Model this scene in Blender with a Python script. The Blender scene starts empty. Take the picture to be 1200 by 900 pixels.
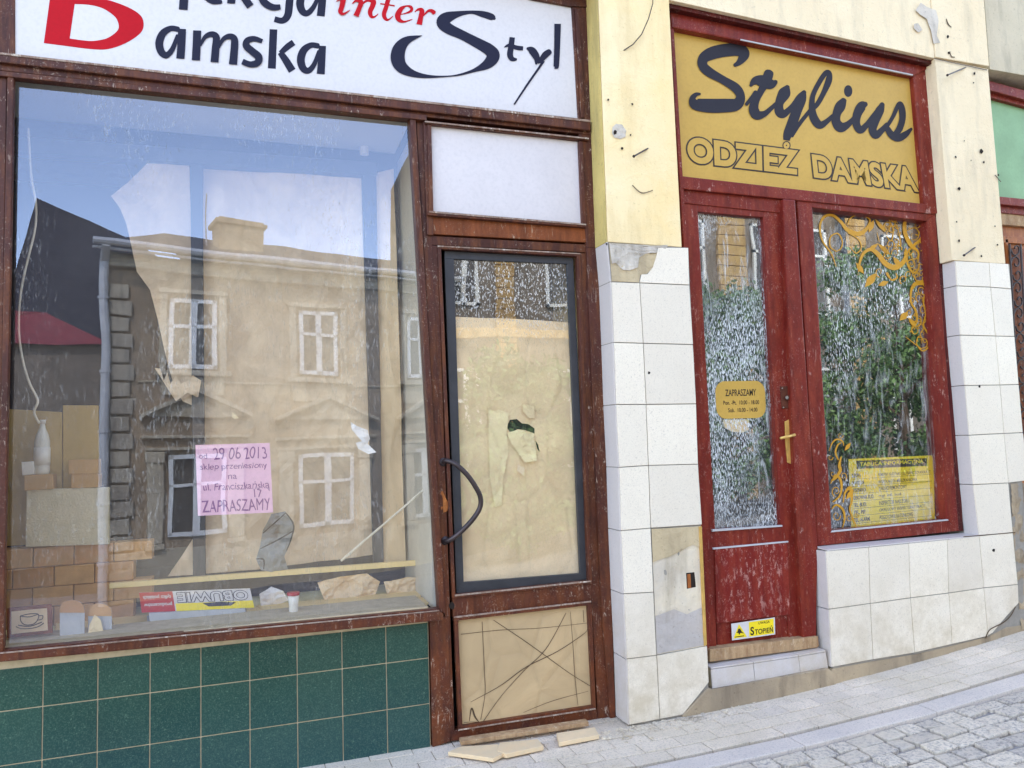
import bpy, bmesh, math, random
import numpy as np
from mathutils import Vector, noise, geometry
random.seed(7)
SC=bpy.context.scene; COL=SC.collection
# ------------------------------------------------------------ camera model (fitted to the photograph)
FPX=882.42; YAW,PIT,ROL=[math.radians(a) for a in (19.124,4.1475,-1.7082)]
CAM=np.array([0,-3.5,1.3])
_f=np.array([math.sin(YAW)*math.cos(PIT),math.cos(YAW)*math.cos(PIT),math.sin(PIT)])
_r=np.cross(_f,[0,0,1]);_r/=np.linalg.norm(_r);_u=np.cross(_r,_f)
_c,_s=math.cos(ROL),math.sin(ROL)
RM=np.stack([_c*_r+_s*_u,-_s*_r+_c*_u,-_f],1)
def ray(x,y): return RM@np.array([x-600,450-y,-FPX])
def W(x,y,Y):
    d=ray(x,y); return Vector(CAM+d*(Y-CAM[1])/d[1])
def WX(x,y,X):
    d=ray(x,y); return Vector(CAM+d*(X-CAM[0])/d[0])
def WZ(x,y,Z):
    d=ray(x,y); return Vector(CAM+d*(Z-CAM[2])/d[2])
def zg(x,y):
    t=max(0,min(x,6)-1.6); a=abs(min(0,y))
    return -.16+.02*t*t+max(0,min(x,14)-6)*.1-.015*a-.12*max(0,a-2.6)*(1 if a<10.5 else 0)-(.12*7.9 if a>=10.5 else 0)
# measured planes of the facade
Y0=0.0; YB=.14; YGL=.17; YR=.10; YGR=.145
# ------------------------------------------------------------ object helpers
def tag(o,label=None,cat=None,group=None,kind=None):
    if label:o['label']=label
    if cat:o['category']=cat
    if group:o['group']=group
    if kind:o['kind']=kind
    return o
def thing(name,label,cat,loc=(0,0,0),group=None):
    o=bpy.data.objects.new(name,None);COL.objects.link(o);o.location=loc;o.empty_display_size=.1
    return tag(o,label,cat,group)
def wloc(o):
    v=Vector(o.location)
    while o.parent:
        o=o.parent; v+=Vector(o.location)
    return v
def obj(name,bm,m,parent=None,smooth=False,origin=None):
    me=bpy.data.meshes.new(name)
    if isinstance(bm,bmesh.types.BMesh):
        bmesh.ops.recalc_face_normals(bm,faces=bm.faces) if not getattr(bm,'_keep',False) else None
        bm.to_mesh(me);bm.free()
    o=bpy.data.objects.new(name,me);COL.objects.link(o)
    base=wloc(parent) if parent else Vector((0,0,0))
    if origin is not None:
        org=Vector(origin)
    else: org=base
    for v in me.vertices: v.co-=org
    o.location=org-base
    if parent:o.parent=parent
    for mm in (m if isinstance(m,list) else [m]): me.materials.append(mm)
    if smooth:
        for p in me.polygons:p.use_smooth=True
    return o
def NB(): return bmesh.new()
def prism(bm,front,d,bev=.003,mi=0):
    """front polygon (world points) extruded by vector d, bevelled."""
    d=Vector(d);a=[bm.verts.new(Vector(p)) for p in front];b=[bm.verts.new(Vector(p)+d) for p in front]
    n=len(a);fs=[bm.faces.new(a),bm.faces.new(b[::-1])]
    for i in range(n): fs.append(bm.faces.new((a[i],b[i],b[(i+1)%n],a[(i+1)%n])))
    for f in fs:f.material_index=mi
    if bev:
        es={e for f in fs for e in f.edges}
        r=bmesh.ops.bevel(bm,geom=list(es),offset=bev,segments=2,profile=.6,affect='EDGES',clamp_overlap=True)
        for f in r['faces']: f.material_index=mi
def box(bm,x0,x1,y0,y1,z0,z1,bev=0,mi=0):
    prism(bm,[(x0,y0,z0),(x1,y0,z0),(x1,y0,z1),(x0,y0,z1)],(0,y1-y0,0),bev,mi)
def bar(bm,px,Y,depth,bev=.004,mi=0):
    prism(bm,[W(x,y,Y) for x,y in px],(0,depth,0),bev,mi)
def crs(P,n=6,closed=False):
    """Catmull-Rom through rows of P"""
    P=np.array(P,float);N=len(P);out=[]
    if N<3:
        for i in range(n+1): out.append(P[0]+(P[1]-P[0])*i/n)
        return np.array(out)
    rng=range(N if closed else N-1)
    for i in rng:
        g=lambda k:P[k%N] if closed else P[min(max(k,0),N-1)]
        p0,p1,p2,p3=g(i-1),g(i),g(i+1),g(i+2)
        for k in range(n):
            t=k/n;out.append(.5*((2*p1)+(-p0+p2)*t+(2*p0-5*p1+4*p2-p3)*t*t+(-p0+3*p1-3*p2+p3)*t**3))
    if not closed: out.append(P[-1])
    return np.array(out)
_off=[0.0]
def ribbon(bm,P,tf,Y,n=7,cap=True,mi=0,flat=True):
    """variable-width stroke drawn in crop coordinates; tf maps to pixels; laid flat on plane y=Y"""
    ox,oy,s=tf;Q=crs(P,n);c=Q[:,:2];w=np.maximum(Q[:,2],1.0)/2
    tg=np.gradient(c,axis=0);tg/=np.linalg.norm(tg,axis=1)[:,None]+1e-9
    nr=np.stack([-tg[:,1],tg[:,0]],1)
    L=c+nr*w[:,None];R=c-nr*w[:,None];_off[0]=(_off[0]+.0003)%.0036
    yy=Y-_off[0]
    wp=lambda p,i=0:W(ox+p[0]/s,oy+p[1]/s,yy-i*1.2e-5)
    lv=[bm.verts.new(wp(p,i)) for i,p in enumerate(L)];rv=[bm.verts.new(wp(p,i)) for i,p in enumerate(R)]
    for i in range(len(lv)-1):
        f=bm.faces.new((lv[i],lv[i+1],rv[i+1],rv[i]));f.material_index=mi
    if cap:
        for idx,sg in ((0,-1),(-1,1)):
            if w[idx]<2: continue
            cc=c[idx];t=tg[idx]*sg;nn=nr[idx];k=6
            pts=[cc+nn*w[idx]*math.cos(math.pi*j/k)+t*w[idx]*.7*math.sin(math.pi*j/k) for j in range(1,k)]
            vs=[lv[idx]]+[bm.verts.new(wp(p,0 if idx==0 else len(L))) for p in pts]+[rv[idx]]
            f=bm.faces.new(vs);f.material_index=mi
_tc={}
def textverts(s,off=0.0):
    k=(s,off)
    if k not in _tc:
        cu=bpy.data.curves.new('t','FONT');cu.body=s;cu.offset=off;cu.resolution_u=6
        o=bpy.data.objects.new('t',cu);COL.objects.link(o)
        dg=bpy.context.evaluated_depsgraph_get();me=bpy.data.meshes.new_from_object(o.evaluated_get(dg))
        v=np.array([x.co[:2] for x in me.vertices]);f=[list(p.vertices) for p in me.polygons]
        bpy.data.objects.remove(o);bpy.data.curves.remove(cu);bpy.data.meshes.remove(me)
        _tc[k]=(v,f)
    return _tc[k]
def text_on(bm,s,quad,off=0.0,ref=None,mi=0,wob=0,ext=None):
    """quad: world TL,TR,BR,BL"""
    v,f=textverts(s,off);r=textverts(s,ref)[0] if ref is not None else v
    mn=r.min(0);mx=r.max(0)
    TL,TR,BR,BL=[Vector(q) for q in quad];vs=[]
    par=list(range(len(v)))
    def fd(i):
        while par[i]!=i: par[i]=par[par[i]];i=par[i]
        return i
    for a in f:
        for j in a[1:]: par[fd(j)]=fd(a[0])
    ids={};isl=[ids.setdefault(fd(i),len(ids)) for i in range(len(v))]
    for pi,p in enumerate(v):
        u=(p[0]-mn[0])/(mx[0]-mn[0]);t=(p[1]-mn[1])/(mx[1]-mn[1])
        if wob: u+=wob*math.sin(p[1]*6+p[0]*3);t+=wob*3*math.sin(p[0]*4.1)
        q=(BL.lerp(BR,u)).lerp(TL.lerp(TR,u),t);q.y-=.0003*(isl[pi]%2);vs.append(bm.verts.new(q))
    for a in f:
        try: ff=bm.faces.new([vs[i] for i in a]);ff.material_index=mi
        except ValueError: pass
def tube(bm,pts,r,seg=8,mi=0):
    pts=[Vector(p) for p in pts];rings=[]
    rs=r if isinstance(r,(list,tuple)) else [r]*len(pts)
    prev=None
    for i,p in enumerate(pts):
        t=(pts[min(i+1,len(pts)-1)]-pts[max(i-1,0)]).normalized()
        a=prev if prev is not None else (Vector((0,0,1)) if abs(t.z)<.9 else Vector((1,0,0)))
        a=(a-t*a.dot(t)).normalized();prev=a;b=t.cross(a)
        rings.append([bm.verts.new(p+(a*math.cos(2*math.pi*k/seg)+b*math.sin(2*math.pi*k/seg))*rs[i]) for k in range(seg)])
    for i in range(len(rings)-1):
        for k in range(seg):
            f=bm.faces.new((rings[i][k],rings[i][(k+1)%seg],rings[i+1][(k+1)%seg],rings[i+1][k]));f.material_index=mi
    for q in (rings[0][::-1],rings[-1]): f=bm.faces.new(q);f.material_index=mi
def lathe(bm,base,prof,seg=16,mi=0):
    b=Vector(base);R=[]
    for r,z in prof: R.append([bm.verts.new(b+Vector((r*math.cos(2*math.pi*k/seg),r*math.sin(2*math.pi*k/seg),z))) for k in range(seg)])
    for i in range(len(R)-1):
        for k in range(seg):
            f=bm.faces.new((R[i][k],R[i][(k+1)%seg],R[i+1][(k+1)%seg],R[i+1][k]));f.material_index=mi
    for q in (R[0][::-1],R[-1]): f=bm.faces.new(q);f.material_index=mi
def sheet(bm,outline,Y,holes=(),sub=4,amp=.01,fr=3.0,mi=0,seed=0,fold=0.0):
    """crumpled thin sheet cut to a pixel outline on plane y=Y"""
    polys=[[W(x,y,Y) for x,y in outline]]+[[W(x,y,Y) for x,y in h] for h in holes]
    flat=[p for q in polys for p in q]
    tr=geometry.tessellate_polygon(polys)
    b=bmesh.new();vs=[b.verts.new(p) for p in flat]
    for t in tr:
        try:b.faces.new([vs[i] for i in t])
        except ValueError:pass
    for _ in range(sub):
        es=[e for e in b.edges if e.calc_length()>.03]
        if not es:break
        bmesh.ops.subdivide_edges(b,edges=es,cuts=1,use_grid_fill=True)
        bmesh.ops.triangulate(b,faces=b.faces)
    for v in b.verts:
        q=v.co*fr+Vector((seed*7.3,0,seed))
        k=noise.noise(q)+.5*abs(noise.noise(q*2.3))+.25*noise.noise(q*5)
        k+=fold*abs(math.sin(v.co.x*21+2*noise.noise(v.co*2)))
        v.co.y+=amp*k
    me=bpy.data.meshes.new('x');b.to_mesh(me);b.free();n0=len(bm.faces);bm.from_mesh(me);bpy.data.meshes.remove(me)
    bm.faces.ensure_lookup_table()
    for f in bm.faces[n0:]:f.material_index=mi
# ------------------------------------------------------------ materials
def lin(c): return tuple(((v/255)/12.92 if v/255<=.04045 else ((v/255+.055)/1.055)**2.4) for v in c)+(1,)
class N:
    def __init__(s,name):
        s.m=bpy.data.materials.new(name);s.m.use_nodes=True;s.t=s.m.node_tree;s.t.nodes.clear()
        s.out=s.new('ShaderNodeOutputMaterial');s.tc=s.new('ShaderNodeTexCoord')
    def new(s,t,**k):
        n=s.t.nodes.new(t)
        for a,v in k.items(): setattr(n,a,v)
        return n
    def l(s,a,b): s.t.links.new(a,b)
    def mp(s,sc=(1,1,1),rot=(0,0,0),src=None):
        m=s.new('ShaderNodeMapping');m.inputs['Scale'].default_value=sc;m.inputs['Rotation'].default_value=rot
        s.l(src or s.tc.outputs['Object'],m.inputs[0]);return m.outputs[0]
    def noise(s,sc,det=5,rough=.6,vec=None,dist=0):
        n=s.new('ShaderNodeTexNoise');n.inputs['Scale'].default_value=sc;n.inputs['Detail'].default_value=det;n.inputs['Roughness'].default_value=rough;n.inputs['Distortion'].default_value=dist
        s.l(vec or s.tc.outputs['Object'],n.inputs['Vector']);return n.outputs['Fac']
    def ramp(s,f,a,b,ca=(0,0,0,1),cb=(1,1,1,1)):
        r=s.new('ShaderNodeValToRGB');e=r.color_ramp.elements;e[0].position=a;e[1].position=b;e[0].color=ca;e[1].color=cb;s.l(f,r.inputs[0]);return r.outputs[0]
    def mix(s,f,a,b,mode='MIX'):
        m=s.new('ShaderNodeMix',data_type='RGBA',blend_type=mode)
        for v,i in((f,0),(a,6),(b,7)):
            if hasattr(v,'links'): s.l(v,m.inputs[i])
            elif i==0: m.inputs[0].default_value=v
            else: m.inputs[i].default_value=v
        return m.outputs[2]
    def mth(s,op,a,b=0):
        m=s.new('ShaderNodeMath',operation=op)
        for v,i in((a,0),(b,1)):
            if hasattr(v,'links'): s.l(v,m.inputs[i])
            else: m.inputs[i].default_value=v
        return m.outputs[0]
    def bsdf(s,col,rough=.6,bump=None,bs=.3,bd=.01,metal=0,spec=.4):
        b=s.new('ShaderNodeBsdfPrincipled')
        for v,k in((col,'Base Color'),(rough,'Roughness')):
            if hasattr(v,'links'): s.l(v,b.inputs[k])
            else:b.inputs[k].default_value=v
        b.inputs['Metallic'].default_value=metal;b.inputs['Specular IOR Level'].default_value=spec
        if bump is not None:
            n=s.new('ShaderNodeBump');n.inputs['Strength'].default_value=bs;n.inputs['Distance'].default_value=bd;s.l(bump,n.inputs['Height']);s.l(n.outputs[0],b.inputs['Normal'])
        s.l(b.outputs[0],s.out.inputs[0]);return s.m
K=.92
def C(c,k=1.0): r=lin(c);return (min(.93,r[0]*K*k*1.08),min(.93,r[1]*K*k*.99),min(.93,r[2]*K*k*.86),1)
def simple(name,c,rough=.6,var=.12,sc=6,bs=.15,metal=0,spec=.4,fine=60):
    n=N(name);f=n.noise(sc,6);g=n.noise(fine,3)
    col=n.mix(n.ramp(f,.3,.7),C(c,1-var),C(c,1+var));col=n.mix(n.mth('MULTIPLY',n.ramp(g,.45,.8),.3),col,C(c,.7))
    return n.bsdf(col,rough,g,bs,.003,metal,spec)
def objvar(name,c,c2,rough=.7,var=.25,sc=10):
    n=N(name);oi=n.new('ShaderNodeObjectInfo');f=n.noise(sc,6)
    col=n.mix(oi.outputs['Random'],C(c),C(c2));col=n.mix(n.ramp(f,.35,.75),col,C(c,1-var))
    return n.bsdf(col,rough,n.noise(50,4),.25,.003)
def paint(name,base,dark,rust,chip,chipamt=.62,rough=.45,lowrust=None,streak=1.0):
    """old gloss paint: tone variation, worn streaks, flakes and pale chips"""
    n=N(name);big=n.noise(2.2,5);st=n.noise(5,6,.65,n.mp((5,5,.8)));fin=n.noise(38,6,.7)
    col=n.mix(n.ramp(big,.35,.7),C(base),C(dark))
    col=n.mix(n.mth('MULTIPLY',n.ramp(st,.45,.62),.75*streak),col,C(rust))
    if lowrust:
        sp=n.new('ShaderNodeSeparateXYZ');n.l(n.tc.outputs['Object'],sp.inputs[0])
        m=n.new('ShaderNodeMapRange');n.l(sp.outputs[2],m.inputs[0]);m.inputs[1].default_value=lowrust[0];m.inputs[2].default_value=lowrust[1];m.inputs[3].default_value=1;m.inputs[4].default_value=0
        col=n.mix(n.mth('MULTIPLY',m.outputs[0],n.ramp(n.noise(9,6),.35,.6)),col,C(lowrust[2]))
    vz=n.mp((34,34,15));ch=n.noise(1.0,8,.8,vz);patch=n.noise(2.3,4,.6)
    msk=n.mth('MULTIPLY',n.ramp(ch,chipamt-.055,chipamt-.035),n.ramp(patch,.40,.56))
    col=n.mix(n.mth('MULTIPLY',msk,.75),col,C(chip))
    dirt=n.mth('MULTIPLY',n.ramp(n.noise(95,5,.75),.58,.63),n.ramp(n.noise(3.1,5,.7),.46,.6));col=n.mix(n.mth('MULTIPLY',dirt,.55),col,C(chip,.85));col=n.mix(n.mth('MULTIPLY',n.ramp(n.noise(60,6,.8),.5,.66),.35),col,C(dark,.45))
    scr=n.ramp(n.noise(1.0,3,.6,n.mp((130,130,12),(0,.25,0))),.62,.66);col=n.mix(n.mth('MULTIPLY',n.mth('MULTIPLY',scr,n.ramp(n.noise(4.5,4,.6),.52,.62)),.5),col,C(chip))
    col=n.mix(n.mth('MULTIPLY',n.ramp(n.noise(1.0,6,.7,n.mp((9,9,2.2))),.5,.62),.4),col,C(dark,.5))
    h=n.mth('SUBTRACT',n.mth('MULTIPLY',fin,.5),msk)
    return n.bsdf(col,rough,h,.35,.003,0,.22)
def glass(name,refl=.33,dirt=.0,thr=(.55,.75),sc=(60,60,14),ang=.25,wav=.02,film=.05,tint=(.97,.98,.97,1),dirtcol=(225,230,238),patch=None,wash=0.0,zr=None,gcol=(1,1,1,1)):
    n=N(name);tr=n.new('ShaderNodeBsdfTransparent');tr.inputs[0].default_value=tint
    gl=n.new('ShaderNodeBsdfGlossy');gl.inputs['Roughness'].default_value=.0;gl.inputs[0].default_value=gcol
    bu=n.new('ShaderNodeBump');bu.inputs['Strength'].default_value=wav;bu.inputs['Distance'].default_value=.05
    n.l(n.noise(1.7,2,.4),bu.inputs['Height']);n.l(bu.outputs[0],gl.inputs['Normal'])
    fr=n.new('ShaderNodeLayerWeight');fr.inputs[0].default_value=.5
    mx=n.new('ShaderNodeMixShader');n.l(n.mth('ADD',n.mth('MULTIPLY',n.mth('POWER',fr.outputs['Facing'],3),.35),refl),mx.inputs[0]);n.l(tr.outputs[0],mx.inputs[1]);n.l(gl.outputs[0],mx.inputs[2])
    df=n.new('ShaderNodeBsdfDiffuse');df.inputs[0].default_value=C(dirtcol)
    v=n.mp(sc,(0,ang,0));m1=n.ramp(n.noise(1.0,5,.6,v,.4),thr[0],thr[1])
    pt=n.noise(1.6,3,.5,n.mp((1,1,.7)));pm=n.ramp(pt,*(patch or (.3,.6)))
    m=n.mth('MULTIPLY',n.mth('MULTIPLY',m1,pm),dirt)
    if zr:
        sp=n.new('ShaderNodeSeparateXYZ');n.l(n.tc.outputs['Object'],sp.inputs[0]);mr=n.new('ShaderNodeMapRange');n.l(sp.outputs[2],mr.inputs[0])
        for i_,v_ in ((1,zr[0]-GZ0),(2,zr[1]-GZ0),(3,.12),(4,1)): mr.inputs[i_].default_value=v_
        m=n.mth('MULTIPLY',m,mr.outputs[0])
    if wash: # thin drying whitewash between the drops
        m=n.mth('MAXIMUM',m,n.mth('MULTIPLY',n.ramp(n.noise(1.0,6,.65,n.mp((22,22,5),(0,ang,0)),1.2),.5,.72),wash))
    m=n.mth('MAXIMUM',m,n.mth('MULTIPLY',n.ramp(n.noise(.9,5),.3,.8),film))
    m2=n.new('ShaderNodeMixShader');n.l(m,m2.inputs[0]);n.l(mx.outputs[0],m2.inputs[1]);n.l(df.outputs[0],m2.inputs[2])
    n.l(m2.outputs[0],n.out.inputs[0]);return n.m
def tilemat(name,c,speck,var=.05,rough=.25,stain=None,lowc=None,spk=.68,bumpy=.1,isl=.32):
    n=N(name);f=n.noise(3.5,6);s1=n.ramp(n.noise(95,4,.7),spk,spk+.03);g=n.noise(170,4,.7)
    col=n.mix(n.ramp(f,.3,.7),C(c,1-var),C(c,1+var))
    if lowc:
        sp=n.new('ShaderNodeSeparateXYZ');n.l(n.tc.outputs['Object'],sp.inputs[0])
        m=n.new('ShaderNodeMapRange');n.l(sp.outputs[2],m.inputs[0]);m.inputs[1].default_value=lowc[0];m.inputs[2].default_value=lowc[1];m.inputs[3].default_value=1;m.inputs[4].default_value=0
        col=n.mix(n.mth('MULTIPLY',m.outputs[0],lowc[3]),col,C(lowc[2]))
    col=n.mix(n.mth('MULTIPLY',n.ramp(g,.47,.64),.28),col,C(speck))
    col=n.mix(n.mth('MULTIPLY',s1,.6),col,C(speck))
    if stain:
        sp=n.new('ShaderNodeSeparateXYZ');n.l(n.tc.outputs['Object'],sp.inputs[0])
        m=n.new('ShaderNodeMapRange');n.l(sp.outputs[2],m.inputs[0]);m.inputs[1].default_value=-.1;m.inputs[2].default_value=.75;m.inputs[3].default_value=1;m.inputs[4].default_value=.06
        col=n.mix(n.mth('MULTIPLY',m.outputs[0],n.ramp(n.noise(5,8,.75),.40,.62)),col,C(stain))
    ge=n.new('ShaderNodeNewGeometry')
    col=n.mix(n.mth('MULTIPLY',ge.outputs['Random Per Island'],isl),col,C(speck))
    return n.bsdf(col,rough,g,bumpy,.002)
def plaster(name,c,c2,dark,rough=.9):
    n=N(name);f=n.noise(1.3,7,.65);st=n.noise(3,6,.6,n.mp((2.5,2.5,.5)));fi=n.noise(110,3);pit=n.ramp(n.noise(44,5,.75),.61,.64)
    col=n.mix(n.ramp(f,.38,.6),C(c),C(c2));col=n.mix(n.mth('MULTIPLY',n.ramp(st,.5,.66),.5),col,C(dark));col=n.mix(n.mth('MULTIPLY',pit,.35),col,C(dark,.6))
    return n.bsdf(col,rough,n.mth('ADD',fi,n.mth('MULTIPLY',n.noise(14,7,.7),4)),.4,.006)
M={}
GZ0=-.16
M['yellow']=plaster('yellow_plaster',(250,234,198),(246,224,174),(220,198,152))
M['cream']=plaster('cream_plaster',(244,232,206),(238,224,196),(205,194,172))
M['olive']=plaster('reveal_plaster',(214,196,128),(196,180,116),(150,140,100))
M['grey_plaster']=plaster('neighbour_plaster',(215,208,190),(200,194,176),(140,136,124))
M['brown']=paint('brown_paint',(88,52,46),(66,38,34),(112,68,44),(206,190,180),.66,.42,(-.2,1.5,(114,62,38)))
M['browndark']=paint('brown_paint_dark',(66,34,34),(50,26,26),(100,54,34),(200,184,170),.68,.45)
M['brownlight']=paint('rusty_brown_paint',(132,74,44),(112,62,38),(146,84,48),(205,190,170),.66,.5)
M['red']=paint('red_paint',(126,42,35),(104,33,28),(138,58,42),(205,165,160),.66,.4)
M['worn']=paint('worn_edge',(178,164,156),(140,116,106),(120,84,70),(226,220,214),.6,.6)
M['redpanel']=paint('scratched_red_paint',(130,36,32),(110,30,28),(140,54,42),(210,160,156),.605,.42)
M['reddark']=paint('dark_red_paint_and_shade',(80,24,24),(60,18,20),(98,34,30),(190,160,150),.7,.45)
M['wtile']=tilemat('white_tile',(244,240,232),(200,194,188),.03,.35,(196,184,160),spk=.60,bumpy=.3)
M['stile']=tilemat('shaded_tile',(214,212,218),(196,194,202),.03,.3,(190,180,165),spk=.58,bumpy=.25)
M['gtile']=tilemat('green_tile',(28,66,60),(100,134,118),.14,.16,None,(-.1,.42,(26,66,80),.85),spk=.62,bumpy=.4,isl=.10)
M['grout']=simple('grout',(196,184,160),.95,.15,20,.4)
M['dgrout']=simple('grey_grout',(150,148,146),.95,.15,20,.4)
M['concrete']=plaster('rough_concrete',(190,174,150),(152,140,124),(88,80,74))
M['oldplaster']=plaster('exposed_render',(228,220,204),(190,186,184),(150,138,118))
M['blueplaster']=plaster('bluish_render',(196,192,194),(170,168,172),(150,142,136))
M['beigepl']=plaster('beige_render',(206,192,164),(192,178,150),(150,138,118))
M['greyflake']=plaster('grey_flake',(232,228,222),(178,172,168),(130,126,122))
M['hole']=simple('hole_dark',(40,32,28),.95)
M['gold']=simple('gold_board',(198,164,84),.4,.08,3,.05,0,.25)
M['goldv']=simple('gold_vinyl',(200,150,44),.35,.08,8,.05)
M['white']=simple('sign_white',(214,215,226),.3,.03,2,.04)
M['panelw']=simple('transom_board',(214,213,224),.45,.05,3,.1)
M['navy']=simple('navy_letter',(34,36,60),.5,.06,6,.05,0,.15)
M['slate']=simple('slate_letter',(46,46,58),.5,.08,6,.05,0,.15)
M['letterred']=simple('red_letter',(186,8,28),.5,.05,6,.05,0,.15)
M['ink']=simple('black_ink',(44,34,30),.5,.1,6,.05)
M['penink']=simple('pen_ink',(150,104,156),.6,.1,6,.05)
M['pink']=simple('pink_paper',(240,198,226),.8,.05,6,.1)
M['yellow_s']=simple('yellow_sticker',(248,226,40),.35,.05,6,.05)
M['yellow_b']=simple('yellow_board',(255,222,50),.4,.1,4,.1)
M['gasket']=simple('black_gasket',(56,58,66),.5,.2,12,.2)
M['iron']=simple('dark_iron',(70,62,66),.38,.25,14,.3,.5)
M['brass']=simple('brass',(222,186,110),.3,.2,20,.2,.35)
M['rustplate']=simple('rust_plate',(96,56,44),.55,.3,22,.3,.3)
M['metal']=simple('grey_metal',(172,174,180),.35,.15,12,.2,.6)
M['zinc']=simple('zinc_gutter',(208,210,214),.45,.1,8,.1,.2)
def papermat(name,c,var=.14):
    n=N(name);w=n.new('ShaderNodeTexWave');w.inputs['Scale'].default_value=1.2;w.inputs['Distortion'].default_value=9;w.inputs['Detail'].default_value=3;n.l(n.tc.outputs['Object'],w.inputs[0])
    f=n.noise(2.5,6,.6,None,1.2);v=n.new('ShaderNodeTexVoronoi',feature='DISTANCE_TO_EDGE');v.inputs['Scale'].default_value=5;n.l(n.mp((1,1,.6),(0,.5,0)),v.inputs[0])
    cr=n.ramp(v.outputs[0],0,.08);col=n.mix(n.ramp(f,.3,.7),C(c,1-var),C(c,1+var));col=n.mix(n.mth('MULTIPLY',n.mth('SUBTRACT',1,cr),.16),col,C(c,.6))
    return n.bsdf(col,.75,n.mth('ADD',n.mth('MULTIPLY',cr,.3),n.mth('ADD',f,n.mth('MULTIPLY',w.outputs[1],.25))),.6,.012)
M['paper']=papermat('brown_paper',(232,210,184),.2)
M['paper2']=papermat('pale_paper',(234,212,178),.12)
M['papery']=papermat('yellowed_paper_and_light',(246,222,186))  # yellowed scraps, and the light patches imitated on the door paper
M['floorp']=papermat('floor_paper',(244,226,172),.22)
M['tissue']=papermat('white_tissue',(244,244,250),.03)
M['plastic']=papermat('grey_plastic',(150,154,158))
M['lgrey']=papermat('light_grey_sheet',(190,194,206))
M['card']=objvar('cardboard',(200,160,104),(186,140,84),.85,.2)
M['brick']=objvar('brick',(216,172,118),(190,138,92),.85,.3,14)
M['boardtan']=objvar('chipboard',(196,168,104),(184,158,98),.8,.15)
M['slab']=plaster('foam_slab',(222,214,188),(206,198,172),(170,160,136))
M['plank']=objvar('plank',(250,230,170),(240,212,150),.6,.18,9)
M['rawwood']=objvar('raw_wood',(244,226,196),(222,196,160),.8,.25,16)
M['hard']=papermat('hardboard',(190,168,134))
M['scratch']=simple('scratch',(88,72,56),.8)
M['inner']=simple('interior_dark',(62,64,72),.9,.25,3)
M['niche']=simple('niche_white',(190,196,206),.8,.08,3)
M['nicheside']=simple('niche_side',(214,212,204),.8,.12,3)
M['beam']=simple('dark_beam',(50,56,66),.6,.2,5)
M['wood_thr']=paint('threshold_wood',(190,164,132),(170,142,112),(150,116,88),(215,200,180),.62,.7)
M['cable']=simple('white_cable',(236,232,222),.45)
M['cloudy']=simple('bottle_plastic',(226,228,226),.25,.1,9)
M['labelw']=simple('bottle_label',(244,240,240),.5)
M['capred']=simple('red_cap',(190,40,40),.4)
M['greenp']=simple('green_panel',(136,178,138),.5,.14,5,.2)
M['orangewood']=paint('varnished_wood',(176,108,62),(140,80,46),(190,124,70),(205,170,130),.7,.35)
M['gl_main']=glass('display_glass',.175,.30,(.53,.68),(150,150,34),.36,.022,.055,patch=(.42,.62),gcol=(.60,.65,.80,1))
M['gl_door']=glass('door_glass',.16,.72,(.53,.61),(130,130,60),.12,.03,.06,zr=(1.72,2.0))
M['gl_red']=glass('whitewashed_glass',.2,.88,(.485,.57),(150,150,44),.16,.02,.06,dirtcol=(226,236,250),patch=(.36,.58),wash=.6)
M['gl_redw']=glass('streaked_glass',.27,.85,(.535,.6),(130,130,34),.3,.02,.03,dirtcol=(226,234,244),patch=(.47,.62),wash=.45)
M['gl_far']=glass('far_window_glass',.12,0,film=.02,tint=(.5,.5,.5,1))
# ------------------------------------------------------------ shop building (facade + body)
GZ=-.16
bld=thing('shop_building','yellow and cream plastered building with white tiled piers around both shopfronts','building',(1.2,0,GZ))
TOP=5.0
def ext(px0,px1,Y,z):
    """continue the line px0->px1 on plane Y up to height z"""
    a=W(*px0,Y);b=W(*px1,Y);t=(z-a.z)/(b.z-a.z);return a.lerp(b,t)
# middle pier, yellow part
bm=NB();q=[W(712.5,283.5,Y0),W(799,289.5,Y0),ext((799,289),(784,0),Y0,TOP),ext((712.5,283),(701.5,0),Y0,TOP)]
prism(bm,[q[0],q[1],q[2],q[3]],(0,.30,0),.004)
pl=obj('wall',bm,M['yellow'],bld);tag(pl,'yellow plaster on the middle pier')
# reveal strip on the pier's left return and its continuation
bm=NB()
a0=W(712.5,283.5,Y0);a1=ext((712.5,283),(701.5,0),Y0,TOP)
prism(bm,[a0+Vector((-.003,.004,0)),a1+Vector((-.003,.004,0)),a1+Vector((-.003,.29,0)),a0+Vector((-.003,.29,0))],(-.006,0,0),0)
obj('reveal',bm,M['olive'],bld)
# cream wall above the red shopfront and right pier
bm=NB()
tl=ext((784,0),(799,289),Y0,TOP)
c1=W(786,0,Y0);c2=W(1095.5,68,Y0);c2t=Vector((c2.x,0,TOP))
prism(bm,[c1+Vector((.002,.002,0)),c2+Vector((0,.002,0)),Vector((c2.x,.002,TOP)),Vector((c1.x+.002,.002,TOP))],(0,.28,0),.003)
obj('wall',bm,M['cream'],bld)
bm=NB();r0=W(1116,305,Y0);r1=W(1178.5,309,Y0);r2=W(1158,81,Y0);r3=W(1096,68,Y0)
prism(bm,[r0,r1,r2,r3],(0,.30,0),.004);
r4=W(1156,78,Y0);prism(bm,[r3+Vector((0,-.004,.004)),r4+Vector((0.02,-.004,.004)),Vector((r4.x+.02,-.004,TOP)),Vector((r3.x,-.004,TOP))],(0,.30,0),.004)
obj('wall',bm,M['cream'],bld)
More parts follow.
